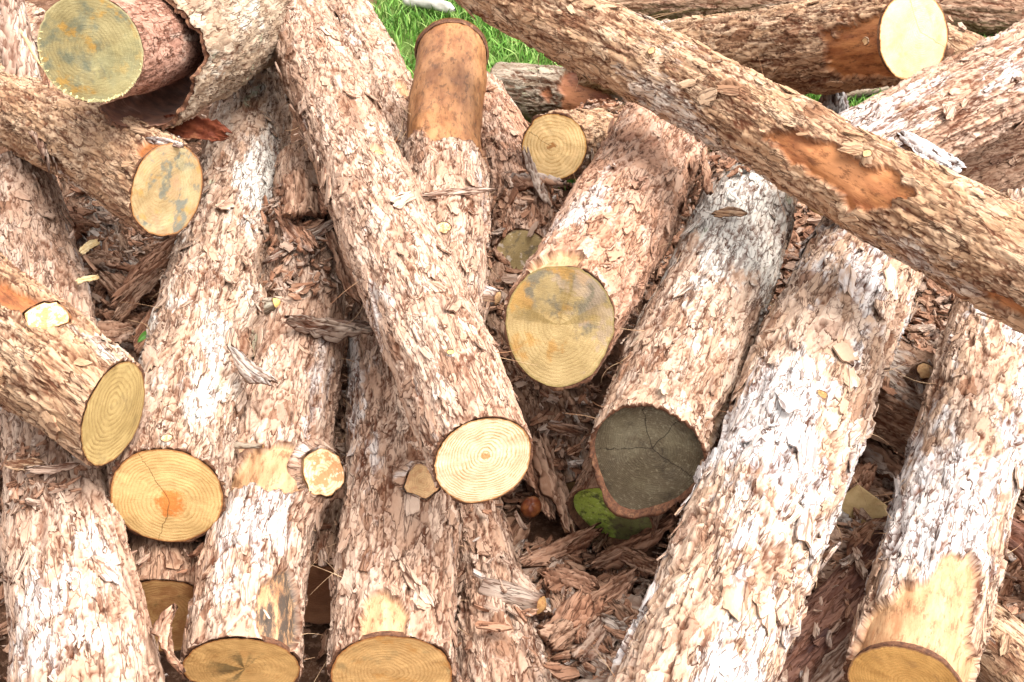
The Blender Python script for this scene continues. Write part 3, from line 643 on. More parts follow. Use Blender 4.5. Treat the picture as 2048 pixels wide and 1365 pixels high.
mk('dark_face', 'log with a blackened face set back inside its bark, above the green mossy face', mat='lichen', face=M['f_dark'], nflake=195, nbig=90, inset=.018, ragged=.008, barkr=.945, peel=((.11, 88, .10, .022, .5, .5),), amp=.005, tilt=-.25, bumps=((0, 195, .030, .050), (0, 70, .010, .05)))
mk('diagonal', 'long orange brown log slanting across the top right with a bare resinous patch', mat='tan', nflake=190, nbig=100, plates=(.085, .028), ridge=.0022, peel=((.46, -54, .125, .036, .8), (.05, -104, .07, .014, .5)), bumps=((.42, -28, .008, .03),))
mk('white_bark', 'thickest log right of the middle with whitish flaky bark running down to the bottom edge', mat='white', nflake=307, nbig=130, amp=.0075, plates=(.12, .046), lift=12, fsize=(.018, .075))
mk('right', 'log on the right with lower end stripped pale and amber face at the bottom edge', mat='white', face=M['f_right'], nflake=190, nbig=90, amp=.0068, plates=(.11, .042), peel=((.0, 20, .10, .16, .6), (.12, 22, .07, .04, .6)))
mk('upper_right', 'log with long straight bark strips slanting up to the top right corner', mat='pink', nflake=91, nbig=50, ridge=.007, plates=(.12, .022))
mk('bright_face', 'log along the top ending in the brightest cream face beside red bare wood', mat='tan', face=M['f_bright'], nflake=91, nbig=60, plates=(.08, .03), ridge=.0025, peel=((.05, -92, .115, .085, .55),), tilt2=.15)
mk('back_left', 'log behind the long middle one, with bare pale spots beside the grass', mat='pink', nflake=128, nbig=40, ds=.006, nd=100, peel=((.45, 27, .05, .02, .9),))
mk('mossy_back', 'grey brown mossy log lying on the grass behind the small round face', mat='mossy', nflake=48, nbig=20, ds=.006, nd=100, amp=.006, peel=((.30, 55, .09, .10, .6),))
mk('corner', 'log in the top left corner behind the long bark strip', mat='pink', nflake=36, nbig=15, ds=.006, nd=90)
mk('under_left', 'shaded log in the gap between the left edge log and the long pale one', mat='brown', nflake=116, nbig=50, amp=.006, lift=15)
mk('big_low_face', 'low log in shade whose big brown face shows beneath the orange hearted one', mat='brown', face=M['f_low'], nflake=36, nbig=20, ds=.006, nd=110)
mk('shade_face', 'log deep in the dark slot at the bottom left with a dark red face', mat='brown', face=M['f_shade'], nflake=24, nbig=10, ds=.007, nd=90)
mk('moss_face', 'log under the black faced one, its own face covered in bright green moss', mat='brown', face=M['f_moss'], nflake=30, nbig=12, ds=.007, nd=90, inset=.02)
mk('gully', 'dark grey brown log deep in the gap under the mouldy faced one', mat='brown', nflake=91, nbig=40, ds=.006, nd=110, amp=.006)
mk('cross_right', 'brown log with thin bark strips lying crosswise right of the whitish log', mat='brown', nflake=79, nbig=40, ridge=.007, plates=(.11, .018))
mk('low_right', 'low pinkish log in the right hand gap under the split wood wedge', mat='rose', nflake=24, nbig=12, ds=.006, nd=90)
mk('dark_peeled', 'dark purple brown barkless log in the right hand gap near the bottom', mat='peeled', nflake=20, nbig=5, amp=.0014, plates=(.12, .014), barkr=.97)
mk('corner_right', 'smooth pale log in the bottom right corner', mat='tan', nflake=20, nbig=6, amp=.0018, plates=(.12, .02))
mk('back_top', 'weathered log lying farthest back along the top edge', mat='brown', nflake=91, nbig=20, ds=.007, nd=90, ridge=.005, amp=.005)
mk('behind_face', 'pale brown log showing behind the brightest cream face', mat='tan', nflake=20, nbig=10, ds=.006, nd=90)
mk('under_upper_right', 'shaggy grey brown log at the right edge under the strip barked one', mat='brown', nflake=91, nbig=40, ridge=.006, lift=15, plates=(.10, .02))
# ------------------------------------------------------------------ branch stubs, scars and twigs (parts of their logs)
def tube(P0, P1, r0, r1, seed, n=20, m=9, rough=.12, bend=0.0, close=True):
    """rough tapering cylinder, returns verts and quads (open ends) and end rings"""
    P0 = np.array(P0, float); P1 = np.array(P1, float); d = P1 - P0; L_ = np.linalg.norm(d); d /= L_
    a = np.cross(d, [0, 0, 1.]) if abs(d[2]) < .9 else np.cross(d, [1., 0, 0]); a /= np.linalg.norm(a); b = np.cross(a, d)
    t = np.linspace(0, 1, m)[:, None]; th = np.linspace(0, 2 * np.pi, n, endpoint=False)[None]
    rr = (r0 * (1 - t) + r1 * t) * (1 + rough * 2 * (fbm(np.cos(th) * 2 + 5 + t * 0, np.sin(th) * 2 + 5 + t * L_ * 40, seed, 3) - .5))
    cc = P0 + d * L_ * t + b * bend * np.sin(t * np.pi)
    V = cc[:, None] + rr[..., None] * (np.cos(th)[..., None] * a + np.sin(th)[..., None] * b)
    uv = np.stack([t * L_ + 0 * th, th * r0 + 0 * t], -1)
    return V, uv, (a, b, d)

def disc(c0, a, b, d, rr, seed, mt, name, parent, origin, dome=0.0, nr=7):
    n = len(rr); th = np.linspace(0, 2 * np.pi, n, endpoint=False)[None]; g = np.linspace(0, 1, nr)[:, None]
    X = g * rr[None] * np.cos(th); Y = g * rr[None] * np.sin(th)
    P = c0 + X[..., None] * a + Y[..., None] * b + d * (dome * (1 - g ** 2) + (fbm(X * 90 + 3, Y * 90 + 3, seed, 3) - .5) * .002)[..., None]
    me = mesh_np(name, P.reshape(-1, 3) - origin, gridq(nr, n, True), None, [mt], uv=np.stack([X, Y], -1).reshape(-1, 2) / rr.mean(), attrs={'rim': (g + 0 * X).ravel()})
    return link(name, me, parent)

def stub(key, s, deg, rad, length, aim, face, seed, mat=None, taper=.9, name='branch_stub', label=None, n=22, dome=0.0, sink=.012, collar=0.0):
    g = LOGS[key]; p, nr, T = surf(key, s, deg)
    aim = np.array(aim, float) if aim is not None else nr
    aim = aim / np.linalg.norm(aim)
    P0 = p - nr * sink; P1 = p + aim * length
    V, uv, (a, b, d) = tube(P0, P1, rad * (1 + collar), rad * taper, seed, n, 8, .28)
    me = mesh_np(name, V.reshape(-1, 3) - g['base'], gridq(8, n, True), None, [M[mat or g['mat']]], uv=uv.reshape(-1, 2) + seed, attrs={'crack': np.repeat(np.r_[.5, .3, np.zeros(5), .8], n), 'peel': np.zeros(8 * n), 'tone': np.full(8 * n, .5)})
    o = link(name, me, g['root'])
    if label: o['label'] = label
    rr = np.linalg.norm(V[-1] - P1, axis=1) * .9
    # the disc's axes follow the tube's
    f = disc(P1 - d * .0006, a, b, d, rr, seed + 3, face, 'cut_face', o, g['base'], dome)
    return o

M['f_scarcut'] = face_mat('branch_cut_pale', (.74, .60, .38), (.50, .28, .12), 5, .8, (.1, .0), stains=(((.50, .24, .10), 1.5, .48, .06, .85, 5.0), ((.80, .70, .52), 2.4, .56, .06, .8, 2.0)), edge=(.46, .20, .06), seed=21.0)
M['f_orange'] = face_mat('branch_cut_orange', (.70, .46, .24), (.48, .24, .10), 6, .6, (0, 0), stains=(((.56, .30, .15), 1.7, .50, .08, .8, 3.0),), edge=(.40, .18, .08), seed=22.0)
M['f_gold'] = face_mat('knot_golden', (.86, .62, .22), (.60, .32, .08), 4, .6, (0, 0), edge=(.50, .26, .07), seed=23.0)
stub('between', .350, 58, .050, .016, (.25, -.75, .62), M['f_scarcut'], 1, collar=.2, label='stub with a pale slanting saw cut')
stub('scar', .185, 10, .040, .010, (.1, -.6, .75), M['f_scarcut'], 2, collar=.25, label='pale round branch scar', mat='tan')
stub('scar', .20, -70, .026, .02, (-.1, -.5, .5), M['f_gold'], 3, collar=.3)
stub('bottom', .318, 20, .036, .024, (.25, -.85, .35), M['f_orange'], 4, collar=.15)
stub('center', .161, -5, .0065, .004, None, M['f_gold'], 5, name='knot', collar=.6, n=14)
stub('center', .816, 20, .013, .003, None, M['f_gold'], 6, name='knot', collar=.3, n=14, label='bright yellow bare spot')
stub('peeled_top', .294, 4, .017, .010, (.0,-.7,.7), M['f_scarcut'], 7, collar=.5, n=16)
stub('peeled_top', .19, 86, .017, .035, (.7, -.5, .1), M['f_orange'], 8, collar=.3, n=16, dome=.006)
stub('ribbed', .31, -8, .0205, .110, (.88, -.40, .0), M['f_low'], 9, collar=.15, mat='fibgrey', label='short broken branch', dome=.01)
stub('left_long', .115, 84, .0065, .055, (.95, -.25, .15), M['f_low'], 10, mat='mossy', taper=.6, n=10, name='twig')
stub('left_long', .503, 76, .013, .022, (.9, -.1, .4), M['f_gold'], 11, mat='mossy', collar=.5, n=12, dome=.01)
stub('diagonal', .42, -28, .009, .008, None, M['f_orange'], 12, collar=.8, n=14, name='knot')
stub('diagonal', .95, -40, .010, .006, None, M['f_orange'], 13, collar=.8, n=14, name='knot')
stub('white_bark', .75, 20, .010, .004, None, M['f_low'], 14, collar=.6, n=14, name='knot')
stub('bright_face', .06, -80, .010, .001, None, M['f_orange'], 15, collar=.4, n=14, name='knot', sink=.004)
stub('left_long', .03, 6, .011, .004, None, M['f_scarcut'], 16, collar=.4, n=14, name='knot')
stub('cross_right', .28, 20, .02, .03, (.1, -.6, .7), M['f_orange'], 17, collar=.3, n=16, dome=.008)

# ------------------------------------------------------------------ bark pieces
def slab_mesh(name, L_, W_, thick, curl, mat, seed, nx=28, ny=17, point=.5, bow=0.0, twist=0.0, inner='inner'):
    x = np.linspace(0, 1, nx)[:, None]; y = np.linspace(-1, 1, ny)[None]
    prof = np.clip(np.sin(np.pi * np.clip(x * .94 + .03, 0, 1)) ** (point * .8), .05, 1)
    wl = .5 * W_ * prof * (1 + .55 * (fbm(x * 7 + seed, x * 0 + 1, seed, 5, .7) - .5) * 2 * .9)
    wr = .5 * W_ * prof * (1 + .55 * (fbm(x * 7 + seed, x * 0 + 7, seed + 2, 5, .7) - .5) * 2 * .9)
    Y = np.where(y < 0, y * wl, y * wr) + .12 * W_ * np.sin(x * 5 + seed)
    X = (x - .5) * L_ + (fbm(y * 6 + 4 + 0 * x, x * 0 + seed, seed + 4, 4, .7) - .5) * L_ * .34 * (np.abs(x - .5) * 2) ** 2
    base = -curl * (Y / (.5 * W_)) ** 2 * W_ * .5 + bow * L_ * 4 * (x - .5) ** 2 + twist * (x - .5) * Y
    sheet = fbm(X * 18 + seed, Y * 60, seed + 5, 4) * 4
    top = base + thick * (.55 + .45 * (sheet - np.floor(sheet))) + (fbm(X * 60, Y * 160, seed + 6, 3) - .5) * thick * .6
    rg_ = np.abs(fbm(X * 9 + seed, Y * 170 + X * 20, seed + 8, 4, .6) - .5) * 2
    top = top - thick * .75 * (1 - sstep(0, .30, rg_))
    edgef = 1 - np.maximum(np.abs(y) ** 6, 0 * x)
    top = base + (top - base) * (.5 + .5 * edgef)
    bot = base - thick * .25 + 0 * top
    A = np.stack([X + 0 * y, Y, top], -1).reshape(-1, 3); B = np.stack([X + 0 * y, Y * .97, bot], -1).reshape(-1, 3)
    n = nx * ny; q = gridq(nx, ny); V = np.vstack([A, B])
    idx = np.arange(n).reshape(nx, ny)
    loop = np.r_[idx[0, :], idx[1:, -1], idx[-1, -2::-1], idx[-2:0:-1, 0]]
    lp2 = np.roll(loop, -1)
    side = np.stack([loop, loop + n, lp2 + n, lp2], 1)
    Q = np.vstack([q, q[:, ::-1] + n, side]); mi = np.r_[np.zeros(len(q)), np.ones(len(q)), np.ones(len(side))].astype(int)
    uv = np.vstack([V[:, :2]]) + seed * 1.37
    te = sheet - np.floor(sheet)
    cr = np.r_[(.85 * (1 - sstep(0, .22, rg_))).ravel(), np.full(n, .6)]
    return mesh_np(name, V, Q, None, [M[mat], M[inner]], mi, uv, {'crack': cr, 'peel': np.zeros(2 * n), 'tone': np.r_[np.clip(te, .2, .8).ravel(), np.full(n, .4)]})

_sl = [0]
def slab(A, B, nrm, W_, label, mat='brown', thick=.008, curl=.25, lift=.004, name='bark_piece', cat='bark piece', group='loose bark pieces', **kw):
    _sl[0] += 1
    A = Vector(A); B = Vector(B); d = (B - A); L_ = d.length; d.normalize()
    n = Vector(nrm); n = (n - d * n.dot(d)).normalized(); w = n.cross(d)
    me = slab_mesh(name, L_, W_, thick, curl, mat, 300 + _sl[0] * 7, **kw)
    o = link(name, me)
    m = Matrix((d, w, n)).transposed().to_4x4(); m.translation = (A + B) / 2 + n * lift
    o.matrix_world = m
    tag(o, label, cat, group)
    return o

slab((-.462, 2.43, .48), (-.432, 2.28, .470), (.3, -.6, .8), .085, 'upright torn brown chunk of bark left of the long middle log', 'fib', .018, .5, lift=.02, bow=.08)
slab((-.500, 2.215, .425), (-.365, 2.315, .465), (.1, -.5, .85), .032, 'pointed grey brown bark strip slanting above the stained flank of the branch cut log', 'fibgrey', .008, .3, lift=.012, point=.9)
slab((-.385, 2.29, .45), (-.300, 2.14, .385), (.3, -.2, .9), .040, 'long grey bark strip leaning down beside the long middle log', 'fib', .009, .4, lift=.01)
slab((-.40, 2.42, .47), (-.365, 2.30, .50), (-.4, -.5, .8), .045, 'small reddish bark chunk touching the left side of the long middle log', 'fibrose', .012, .3, lift=.012)
slab((-.49, 2.36, .46), (-.40, 2.22, .45), (.0, -.4, .9), .045, 'flat reddish bark piece under the pointed grey brown strip', 'fibrose', .01, .2, lift=.012)
slab((-.430, 2.015, .425), (-.268, 2.035, .385), (0, -.6, .8), .040, 'split grey broken branch end lying across the slot left of the middle log', 'fibgrey', .016, .9, lift=.022, name='broken_branch', cat='broken branch', group='broken branches')
slab((-.268, 2.03, .385), (-.215, 2.055, .350), (0, -.6, .8), .026, 'small grey splinter at the right end of the broken branch', 'fibgrey', .012, .9, lift=.016, name='broken_branch', cat='broken branch', group='broken branches')
slab((-.86, 2.30, .27), (-.74, 2.46, .32), (.1, -.5, .8), .05, 'brown bark slab tilted up in the gap left of the long pale log', 'fibrose', .009, .3, lift=.016)
slab((-.85, 2.24, .26), (-.77, 2.36, .30), (.3, -.5, .8), .04, 'narrow dark bark strip in the left gap', 'fib', .009, .4, lift=.02)
slab((-.78, 2.14, .25), (-.71, 2.27, .31), (.2, -.5, .8), .045, 'reddish bark slab low in the left gap near the green leaf', 'fibrose', .01, .2, lift=.016)
slab((-.90, 2.38, .28), (-.80, 2.30, .25), (-.2, -.4, .9), .055, 'wide brown bark plate deep in the left gap', 'fib', .01, .3, lift=.014)
slab((-.86, 2.14, .30), (-.80, 2.20, .27), (.2, -.5, .9), .05, 'grey brown bark plate against the left edge log', 'fib', .009, .3, lift=.014)
slab((.085, 1.52, .115), (.215, 1.655, .105), (.3, -.3, .9), .050, 'long ribbed brown bark slab lying in the hollow below the mossy face', 'fibrose', .015, .5, lift=.018)
slab((.02, 1.72, .06), (.165, 1.80, .075), (-.1, -.4, .9), .050, 'wide brown bark slab between the short broken branch and the mossy face', 'fibrose', .010, .4, lift=.016)
slab((.150, 1.700, .085), (.309, 1.80, .10), (.0, -.5, .8), .040, 'reddish bark strip curving along under the mossy face', 'fibrose', .012, .5, lift=.012, bow=.10)
slab((.055, 1.99, .145), (.105, 1.80, .075), (.5, -.5, .7), .052, 'long bark strip standing left of the mossy face', 'fib', .012, .5, lift=.02, bow=-.05)
slab((.02, 1.98, .14), (.075, 1.84, .07), (.3, -.5, .8), .042, 'mottled reddish bark strip near the shiny knob', 'fibrose', .008, .4, lift=.012)
slab((.07, 1.68, .085), (.16, 1.61, .12), (.1, -.3, .9), .045, 'short thick bark chip in the middle of the hollow', 'fibrose', .012, .3, lift=.012)
slab((.16, 1.53, .125), (.11, 1.44, .13), (.2, -.3, .9), .050, 'pale bark flake at the bottom beside the whitish log', 'fibpink', .010, .3, lift=.012)
slab((.20, 1.73, .085), (.28, 1.66, .12), (-.3, -.3, .9), .040, 'brown bark chip leaning on the whitish log', 'fib', .010, .3, lift=.014)
slab((.10, 1.53, .12), (.06, 1.46, .14), (.4, -.4, .8), .06, 'dark reddish bark chunk beside the ribbed log near the bottom', 'fib', .018, .5, lift=.014)
slab((-.00, 1.62, .15), (.06, 1.54, .13), (.5, -.3, .8), .040, 'greyish bark strip lying along the ribbed log', 'fibpink', .010, .3, lift=.012)
slab((.70, 2.08, .10), (.82, 1.88, .10), (.4, -.4, .8), .060, 'long brown bark slab in the right gap below the crosswise log', 'fib', .014, .5, lift=.02)
slab((.72, 1.95, .10), (.66, 1.86, .11), (-.2, -.4, .9), .05, 'short brown bark chunk left of the long slab in the right gap', 'fibrose', .014, .3, lift=.016)
slab((.92, 2.42, .32), (1.04, 2.45, .34), (-.2, -.6, .8), .040, 'orange brown bark strip in the gap under the slanting log', 'fibrose', .010, .3, lift=.012)
slab((.93, 2.36, .31), (.99, 2.46, .35), (.2, -.6, .8), .035, 'short reddish bark piece crossing the orange brown strip', 'fibrose', .010, .3, lift=.02)
slab((1.02, 2.33, .34), (1.00, 2.22, .33), (-.4, -.5, .8), .050, 'rounded orange brown chunk against the right hand log', 'tan', .020, .7, lift=.02)
slab((1.00, 1.86, .10), (1.14, 1.80, .08), (-.1, -.5, .9), .050, 'pale bark slab at the right edge beside the right hand log', 'fibpink', .012, .3, lift=.016)
slab((1.00, 1.76, .09), (1.12, 1.68, .10), (-.1, -.5, .9), .045, 'pale splintered bark strip low at the right edge', 'fibpink', .010, .2, lift=.014)
slab((.92, 1.76, .12), (1.10, 1.60, .11), (-.1, -.5, .9), .085, 'dark stripped bark slab low at the right edge', 'peeled', .016, .5, lift=.022)
slab((-1.32, 3.30, .60), (-.955, 2.35, .585), (.5, -.5, .7), .068, 'long bark strip slanting down from the top left corner', 'fibpink', .014, .6, lift=.02, nx=34, point=.5)
slab((-1.05, 2.78, .62), (-.985, 2.52, .60), (.5, -.5, .7), .034, 'splintered narrow bark strip beside the long corner strip', 'fibrose', .012, .6, lift=.03, nx=24)
slab((-.705, 2.42, .640), (-.575, 2.36, .625), (.1, -.72, .7), .050, 'curled dark red piece of inner bark jutting out above the ochre blotched face', 'corered', .006, -.5, lift=.014, point=.5, inner='corered')
slab((-.690, 2.215, .712), (-.625, 2.205, .698), (.1, -.5, .8), .018, 'small grey bark sliver lying above the ochre blotched face', 'white', .007, .2, lift=.004)
slab((-.190, 2.325, .520), (-.045, 2.355, .515), (.1, -.6, .8), .020, 'thin bark splinter lying crosswise on the log before the grass', 'fibpink', .006, .3, lift=.006, point=.9)
slab((.395, 2.190, .560), (.455, 2.185, .565), (.1, -.6, .8), .020, 'small tan bark sliver on top of the black faced log', 'tan', .008, .3, lift=.006)
slab((.400, 2.47, .545), (.395, 2.30, .535), (.6, -.4, .7), .024, 'narrow fibrous bark strip between the reddish log and the black faced log', 'fib', .008, .5, lift=.012)
slab((.075, 2.00, .175), (.145, 1.985, .175), (-.1, -.6, .8), .026, 'small fibrous bark scrap in the dark under the mouldy face', 'fib', .010, .4, lift=.012)
slab((.745, 2.25, .690), (.85, 2.17, .665), (.3, -.6, .7), .055, 'whitish bark chunk stuck behind the slanting log', 'whitechunk', .009, .35, lift=.012)
slab((-.500, 1.845, .478), (-.425, 1.80, .440), (.4, -.6, .7), .030, 'dark split bark flap lifting off the long pale log', 'fibgrey', .008, .6, lift=.012, bow=.12)
slab((-.80, 1.600, .425), (-.715, 1.598, .438), (.0, -.6, .8), .016, 'pale bark sliver on the left edge log below the olive face', 'fibpink', .006, .2, lift=.006)
slab((-.84, 1.618, .425), (-.775, 1.607, .430), (.0, -.6, .8), .020, 'orange bark sliver on the left edge log below the olive face', 'tan', .006, .2, lift=.006)
slab((-.545, 1.345, .36), (-.520, 1.250, .33), (.9, -.3, .3), .028, 'curled hook of torn bark on the right side of the left edge log', 'fib', .008, .8, lift=.016, bow=.2)
slab((.46, 1.335, .13), (.63, 1.50, .175), (-.2, -.5, .8), .040, 'long pale edge strip of bark below the purple brown barkless log', 'fibpink', .012, .5, lift=.02)
slab((-.880, 2.235, .440), (-.862, 2.29, .432), (.4, -.5, .7), .016, 'upper pale wood chip caught right of the left edge log', 'chip', .004, .1, lift=.004, point=.12, name='wood_chip', cat='wood chip', group='pale wood chips', inner='chip')
slab((-.868, 2.145, .428), (-.838, 2.185, .415), (.4, -.5, .7), .012, 'lower pale wood chip caught right of the left edge log', 'chip', .004, .1, lift=.004, point=.12, name='wood_chip', cat='wood chip', group='pale wood chips', inner='chip')
slab((-.862, 2.165, .955), (-.838, 2.160, .890), (.1, -.9, .35), .007, 'pale straw like splinter lying on the green stained face', 'chip', .002, .1, lift=.012, name='wood_chip', cat='wood chip', group='pale wood chips', nx=8, ny=4, inner='chip')
slab((-.655, 1.66, .30), (-.600, 1.62, .33), (0, -.6, .8), .025, 'orange wood chip between the olive face and the orange hearted face', 'tan', .012, .2, lift=.01, name='wood_chip', cat='wood chip', group='pale wood chips')
slab((.800, 3.00, .45), (.80, 2.86, .40), (-.2, -.6, .8), .075, 'pale weathered bark chunk in the opening above the slanting log', 'whitechunk', .02, .5, lift=.0)
# the loosened bark tube round the short barkless log
def bark_tube():
    g = LOGS['hollow']; q = g['q']; m = len(q); n = 120
    th = np.linspace(R(-42), R(222), n)[None]; s0 = .175
    rim = s0 + .05 * np.cos(th * 1.3 - .5) + (fbm(th * 2.2, th * 0, 77, 5, .62) - .5) * .13
    t = np.linspace(0, 1, 70)[:, None] ** 1.2
    S = rim + (q[-1] - .02 - rim) * t
    def at(S): return np.stack([np.interp(S, q, g['c'][:, k]) for k in range(3)], -1)
    C_ = at(S); e1 = g['e1'][m // 2]; e2 = g['e2'][m // 2]
    off = -.034 * e1 + .016 * e2
    def shell(rad, seed):
        rr = rad + (fbm(S * 6, th * 1.5, seed, 4) - .5) * .030
        return C_ + off + rr[..., None] * (np.cos(th)[..., None] * e1 + np.sin(th)[..., None] * e2)
    s1 = fbm(S * 16, th * 5, 78, 4) * 6
    te = s1 - np.floor(s1)
    O = shell(.130, 80) + ((te - .5) * .007 + (fbm(S * 60, th * 14, 81, 3) - .5) * .006)[..., None] * (np.cos(th)[..., None] * e1 + np.sin(th)[..., None] * e2)
    I = shell(.121, 80)
    N = 70 * n; V = np.vstack([O.reshape(-1, 3), I.reshape(-1, 3)]) - g['base']
    qd = gridq(70, n); idx = np.arange(N).reshape(70, n)
    loop = np.r_[idx[0, :], idx[1:, -1], idx[-1, -2::-1], idx[-2:0:-1, 0]]; l2 = np.roll(loop, -1)
    side = np.stack([loop, l2, l2 + N, loop + N], 1)
    Q = np.vstack([qd, qd[:, ::-1] + N, side]); mi = np.r_[np.zeros(len(qd)), np.ones(len(qd)), np.full(len(side), 2)].astype(int)
    uv = np.stack([S, th * .13 + 0 * S], -1).reshape(-1, 2)
    cr = np.r_[(.8 * (1 - sstep(0, .10, te))).ravel(), np.zeros(N)]
    M['tube_in'] = plain_mat('inner_bark_brown', (.20, .085, .05), (.10, .045, .03), 30, rough=.8, dark=(.28, .15, .10))
    o = link('bark_tube', mesh_np('bark_tube', V, Q, None, [M['mossytan'], M['tube_in'], M['inner']], mi, np.vstack([uv, uv]), {'crack': cr, 'peel': np.zeros(2 * N), 'tone': np.r_[np.clip(te, .1, .7).ravel(), np.full(N, .5)]}), g['root'])
    o['label'] = 'loose open tube of thick grey brown bark'
M['mossytan'] = bark_mat('bark_tube_outer', base=(.33, .235, .155), pale=(.48, .38, .28), grey=(.52, .48, .40), grey_amt=.5, green=.5, deep=(.24, .15, .10))
bark_tube()

# split wedge of wood in the right hand gap
def wedge():
    P = [(0, 0, 0), (.11, .01, 0), (.10, .075, 0), (.01, .07, 0), (.02, .035, .055), (.105, .045, .04)]
    bmv = np.array(P) - (.05, .035, 0)
    F4 = [(0, 1, 5, 4), (3, 4, 5, 2), (3, 2, 1, 0)]; F3 = [(0, 4, 3), (1, 2, 5)]
    me = mesh_np('wood_wedge', bmv, F4, F3, [M['wedge']], smooth=False)
    o = link('wood_wedge', me); o.location = (.665, 1.80, .135); o.rotation_euler = (R(-6), R(14), R(-35))
    bv = o.modifiers.new('soft_edges', 'BEVEL'); bv.width = .003; bv.segments = 2
    tag(o, 'yellowish split wood wedge lying in the right hand gap', 'wood wedge')
M['wedge'] = plain_mat('split_wood', (.62, .44, .22), (.46, .30, .13), 25)
wedge()

# shiny knob
def knob():
    n, m = 26, 18
    th = np.linspace(0, 2 * np.pi, n, endpoint=False)[None]; ph = np.linspace(.05, np.pi * .8, m)[:, None]
    rr = .0215 * (1 + .22 * (fbm(np.cos(th) * 1.5 + 4 + 0 * ph, np.sin(th) * 1.5 + ph * 1.5, 5, 3) - .5) + .06 * np.sin(2 * th))
    V = np.stack([rr * np.sin(ph) * np.cos(th), rr * np.sin(ph) * np.sin(th), rr * np.cos(ph) * 1.0], -1).reshape(-1, 3)
    s = NT('resinous_knob'); co = s.coords('Object')
    c = s.mix(s.step(s.noise(co, 70, 5, .6), .4, .6), (.13, .032, .012), (.22, .075, .025))
    mt = s.end(c, .28, .5, s.bump(s.noise(co, 120, 4, .6), .5, .002))
    o = link('resin_knob', mesh_np('resin_knob', V, gridq(m, n, True), None, [mt])); o.location = (.037, 1.848, .100); o.rotation_euler = (R(35), 0, 0)
    tag(o, 'shiny round reddish brown knob on the bark below the long middle log', 'resin knob')
knob()

# ------------------------------------------------------------------ grass, leaf, stick, seedling
def blades(n, xr, yr, hr, seed, name, cols, keep=None):
    rg = np.random.default_rng(seed)
    x = rg.uniform(*xr, n); y = rg.uniform(*yr, n)
    k = (fbm(x * 4, y * 4, seed, 3) + rg.uniform(-.25, .25, n)) > .36
    if keep is not None: k &= keep(x, y)
    x, y = x[k], y[k]; n = len(x)
    h = rg.uniform(*hr, n); a = rg.uniform(0, 2 * np.pi, n); w = rg.uniform(.0018, .0040, n); be = rg.uniform(.15, .95, n) * h; ba = rg.uniform(0, 2 * np.pi, n)
    z = np.full(n, -.012)
    t = np.array([0, .45, .8, 1.0]); wt = np.array([1, .85, .5, 0])
    dx, dy = np.cos(a) * w, np.sin(a) * w
    Vs = []
    for tt, ww in zip(t, wt):
        cx = x + np.cos(ba) * be * tt ** 2; cy = y + np.sin(ba) * be * tt ** 2; cz = z + h * tt * (1 - .35 * tt * be / h)
        if ww > 0: Vs += [np.stack([cx - dx * ww, cy - dy * ww, cz], 1), np.stack([cx + dx * ww, cy + dy * ww, cz], 1)]
        else: Vs += [np.stack([cx, cy, cz], 1)]
    V = np.stack(Vs, 1).reshape(-1, 3); b = np.arange(n)[:, None] * 7
    Q = np.concatenate([b + [0, 1, 3, 2], b + [2, 3, 5, 4]]); T3 = b + [4, 5, 6]
    s = NT(name + '_green'); gi = s.n('ShaderNodeNewGeometry').outputs['Random Per Island']
    cr = s.n('ShaderNodeValToRGB'); s.l(gi, cr.inputs[0]); el = cr.color_ramp.elements
    el[0].color = (*cols[0], 1); el[1].color = (*cols[-1], 1)
    for i, c_ in enumerate(cols[1:-1]): e = el.new((i + 1) / (len(cols) - 1)); e.color = (*c_, 1)
    s.b.inputs['Subsurface Weight'].default_value = 0
    mt = s.end(cr.outputs[0], .6, .3)
    o = link(name, mesh_np(name, V, Q, T3, [mt])); o['kind'] = 'stuff'
    tag(o, 'bright green grass behind the heap' if name == 'grass' else None, None)
    return o
GC = ((.05, .13, .015), (.10, .24, .03), (.16, .32, .05), (.30, .38, .12))
blades(70000, (-.85, 1.9), (3.25, 6.2), (.03, .085), 3, 'grass', GC, keep=lambda x, y: ((y > 3.9) & (x > -.5)) | ((x > -.4) & (y > 3.55)) | ((x > -.2) & (x < .35) & (y > 3.2)))

LIT_V, LIT_F, LIT_K, off_ = [], [], [], 0
for k_, g in LOGS.items():
    P_ = g['pos'][::3, ::3]; a_, b_ = P_.shape[:2]
    LIT_V.append(P_.reshape(-1, 3)); f_ = gridq(a_, b_, True) + off_; LIT_F.append(f_); LIT_K += [k_] * len(f_); off_ += a_ * b_
gm = GROUND.data; gv = np.zeros(len(gm.vertices) * 3, np.float32); gm.vertices.foreach_get('co', gv)
LIT_V.append(gv.reshape(-1, 3)); f_ = gridq(260, 260) + off_; LIT_F.append(f_); LIT_K += ['ground'] * len(f_)
BVH = BVHTree.FromPolygons(np.vstack(LIT_V).tolist(), np.vstack(LIT_F).tolist())
del LIT_V, LIT_F

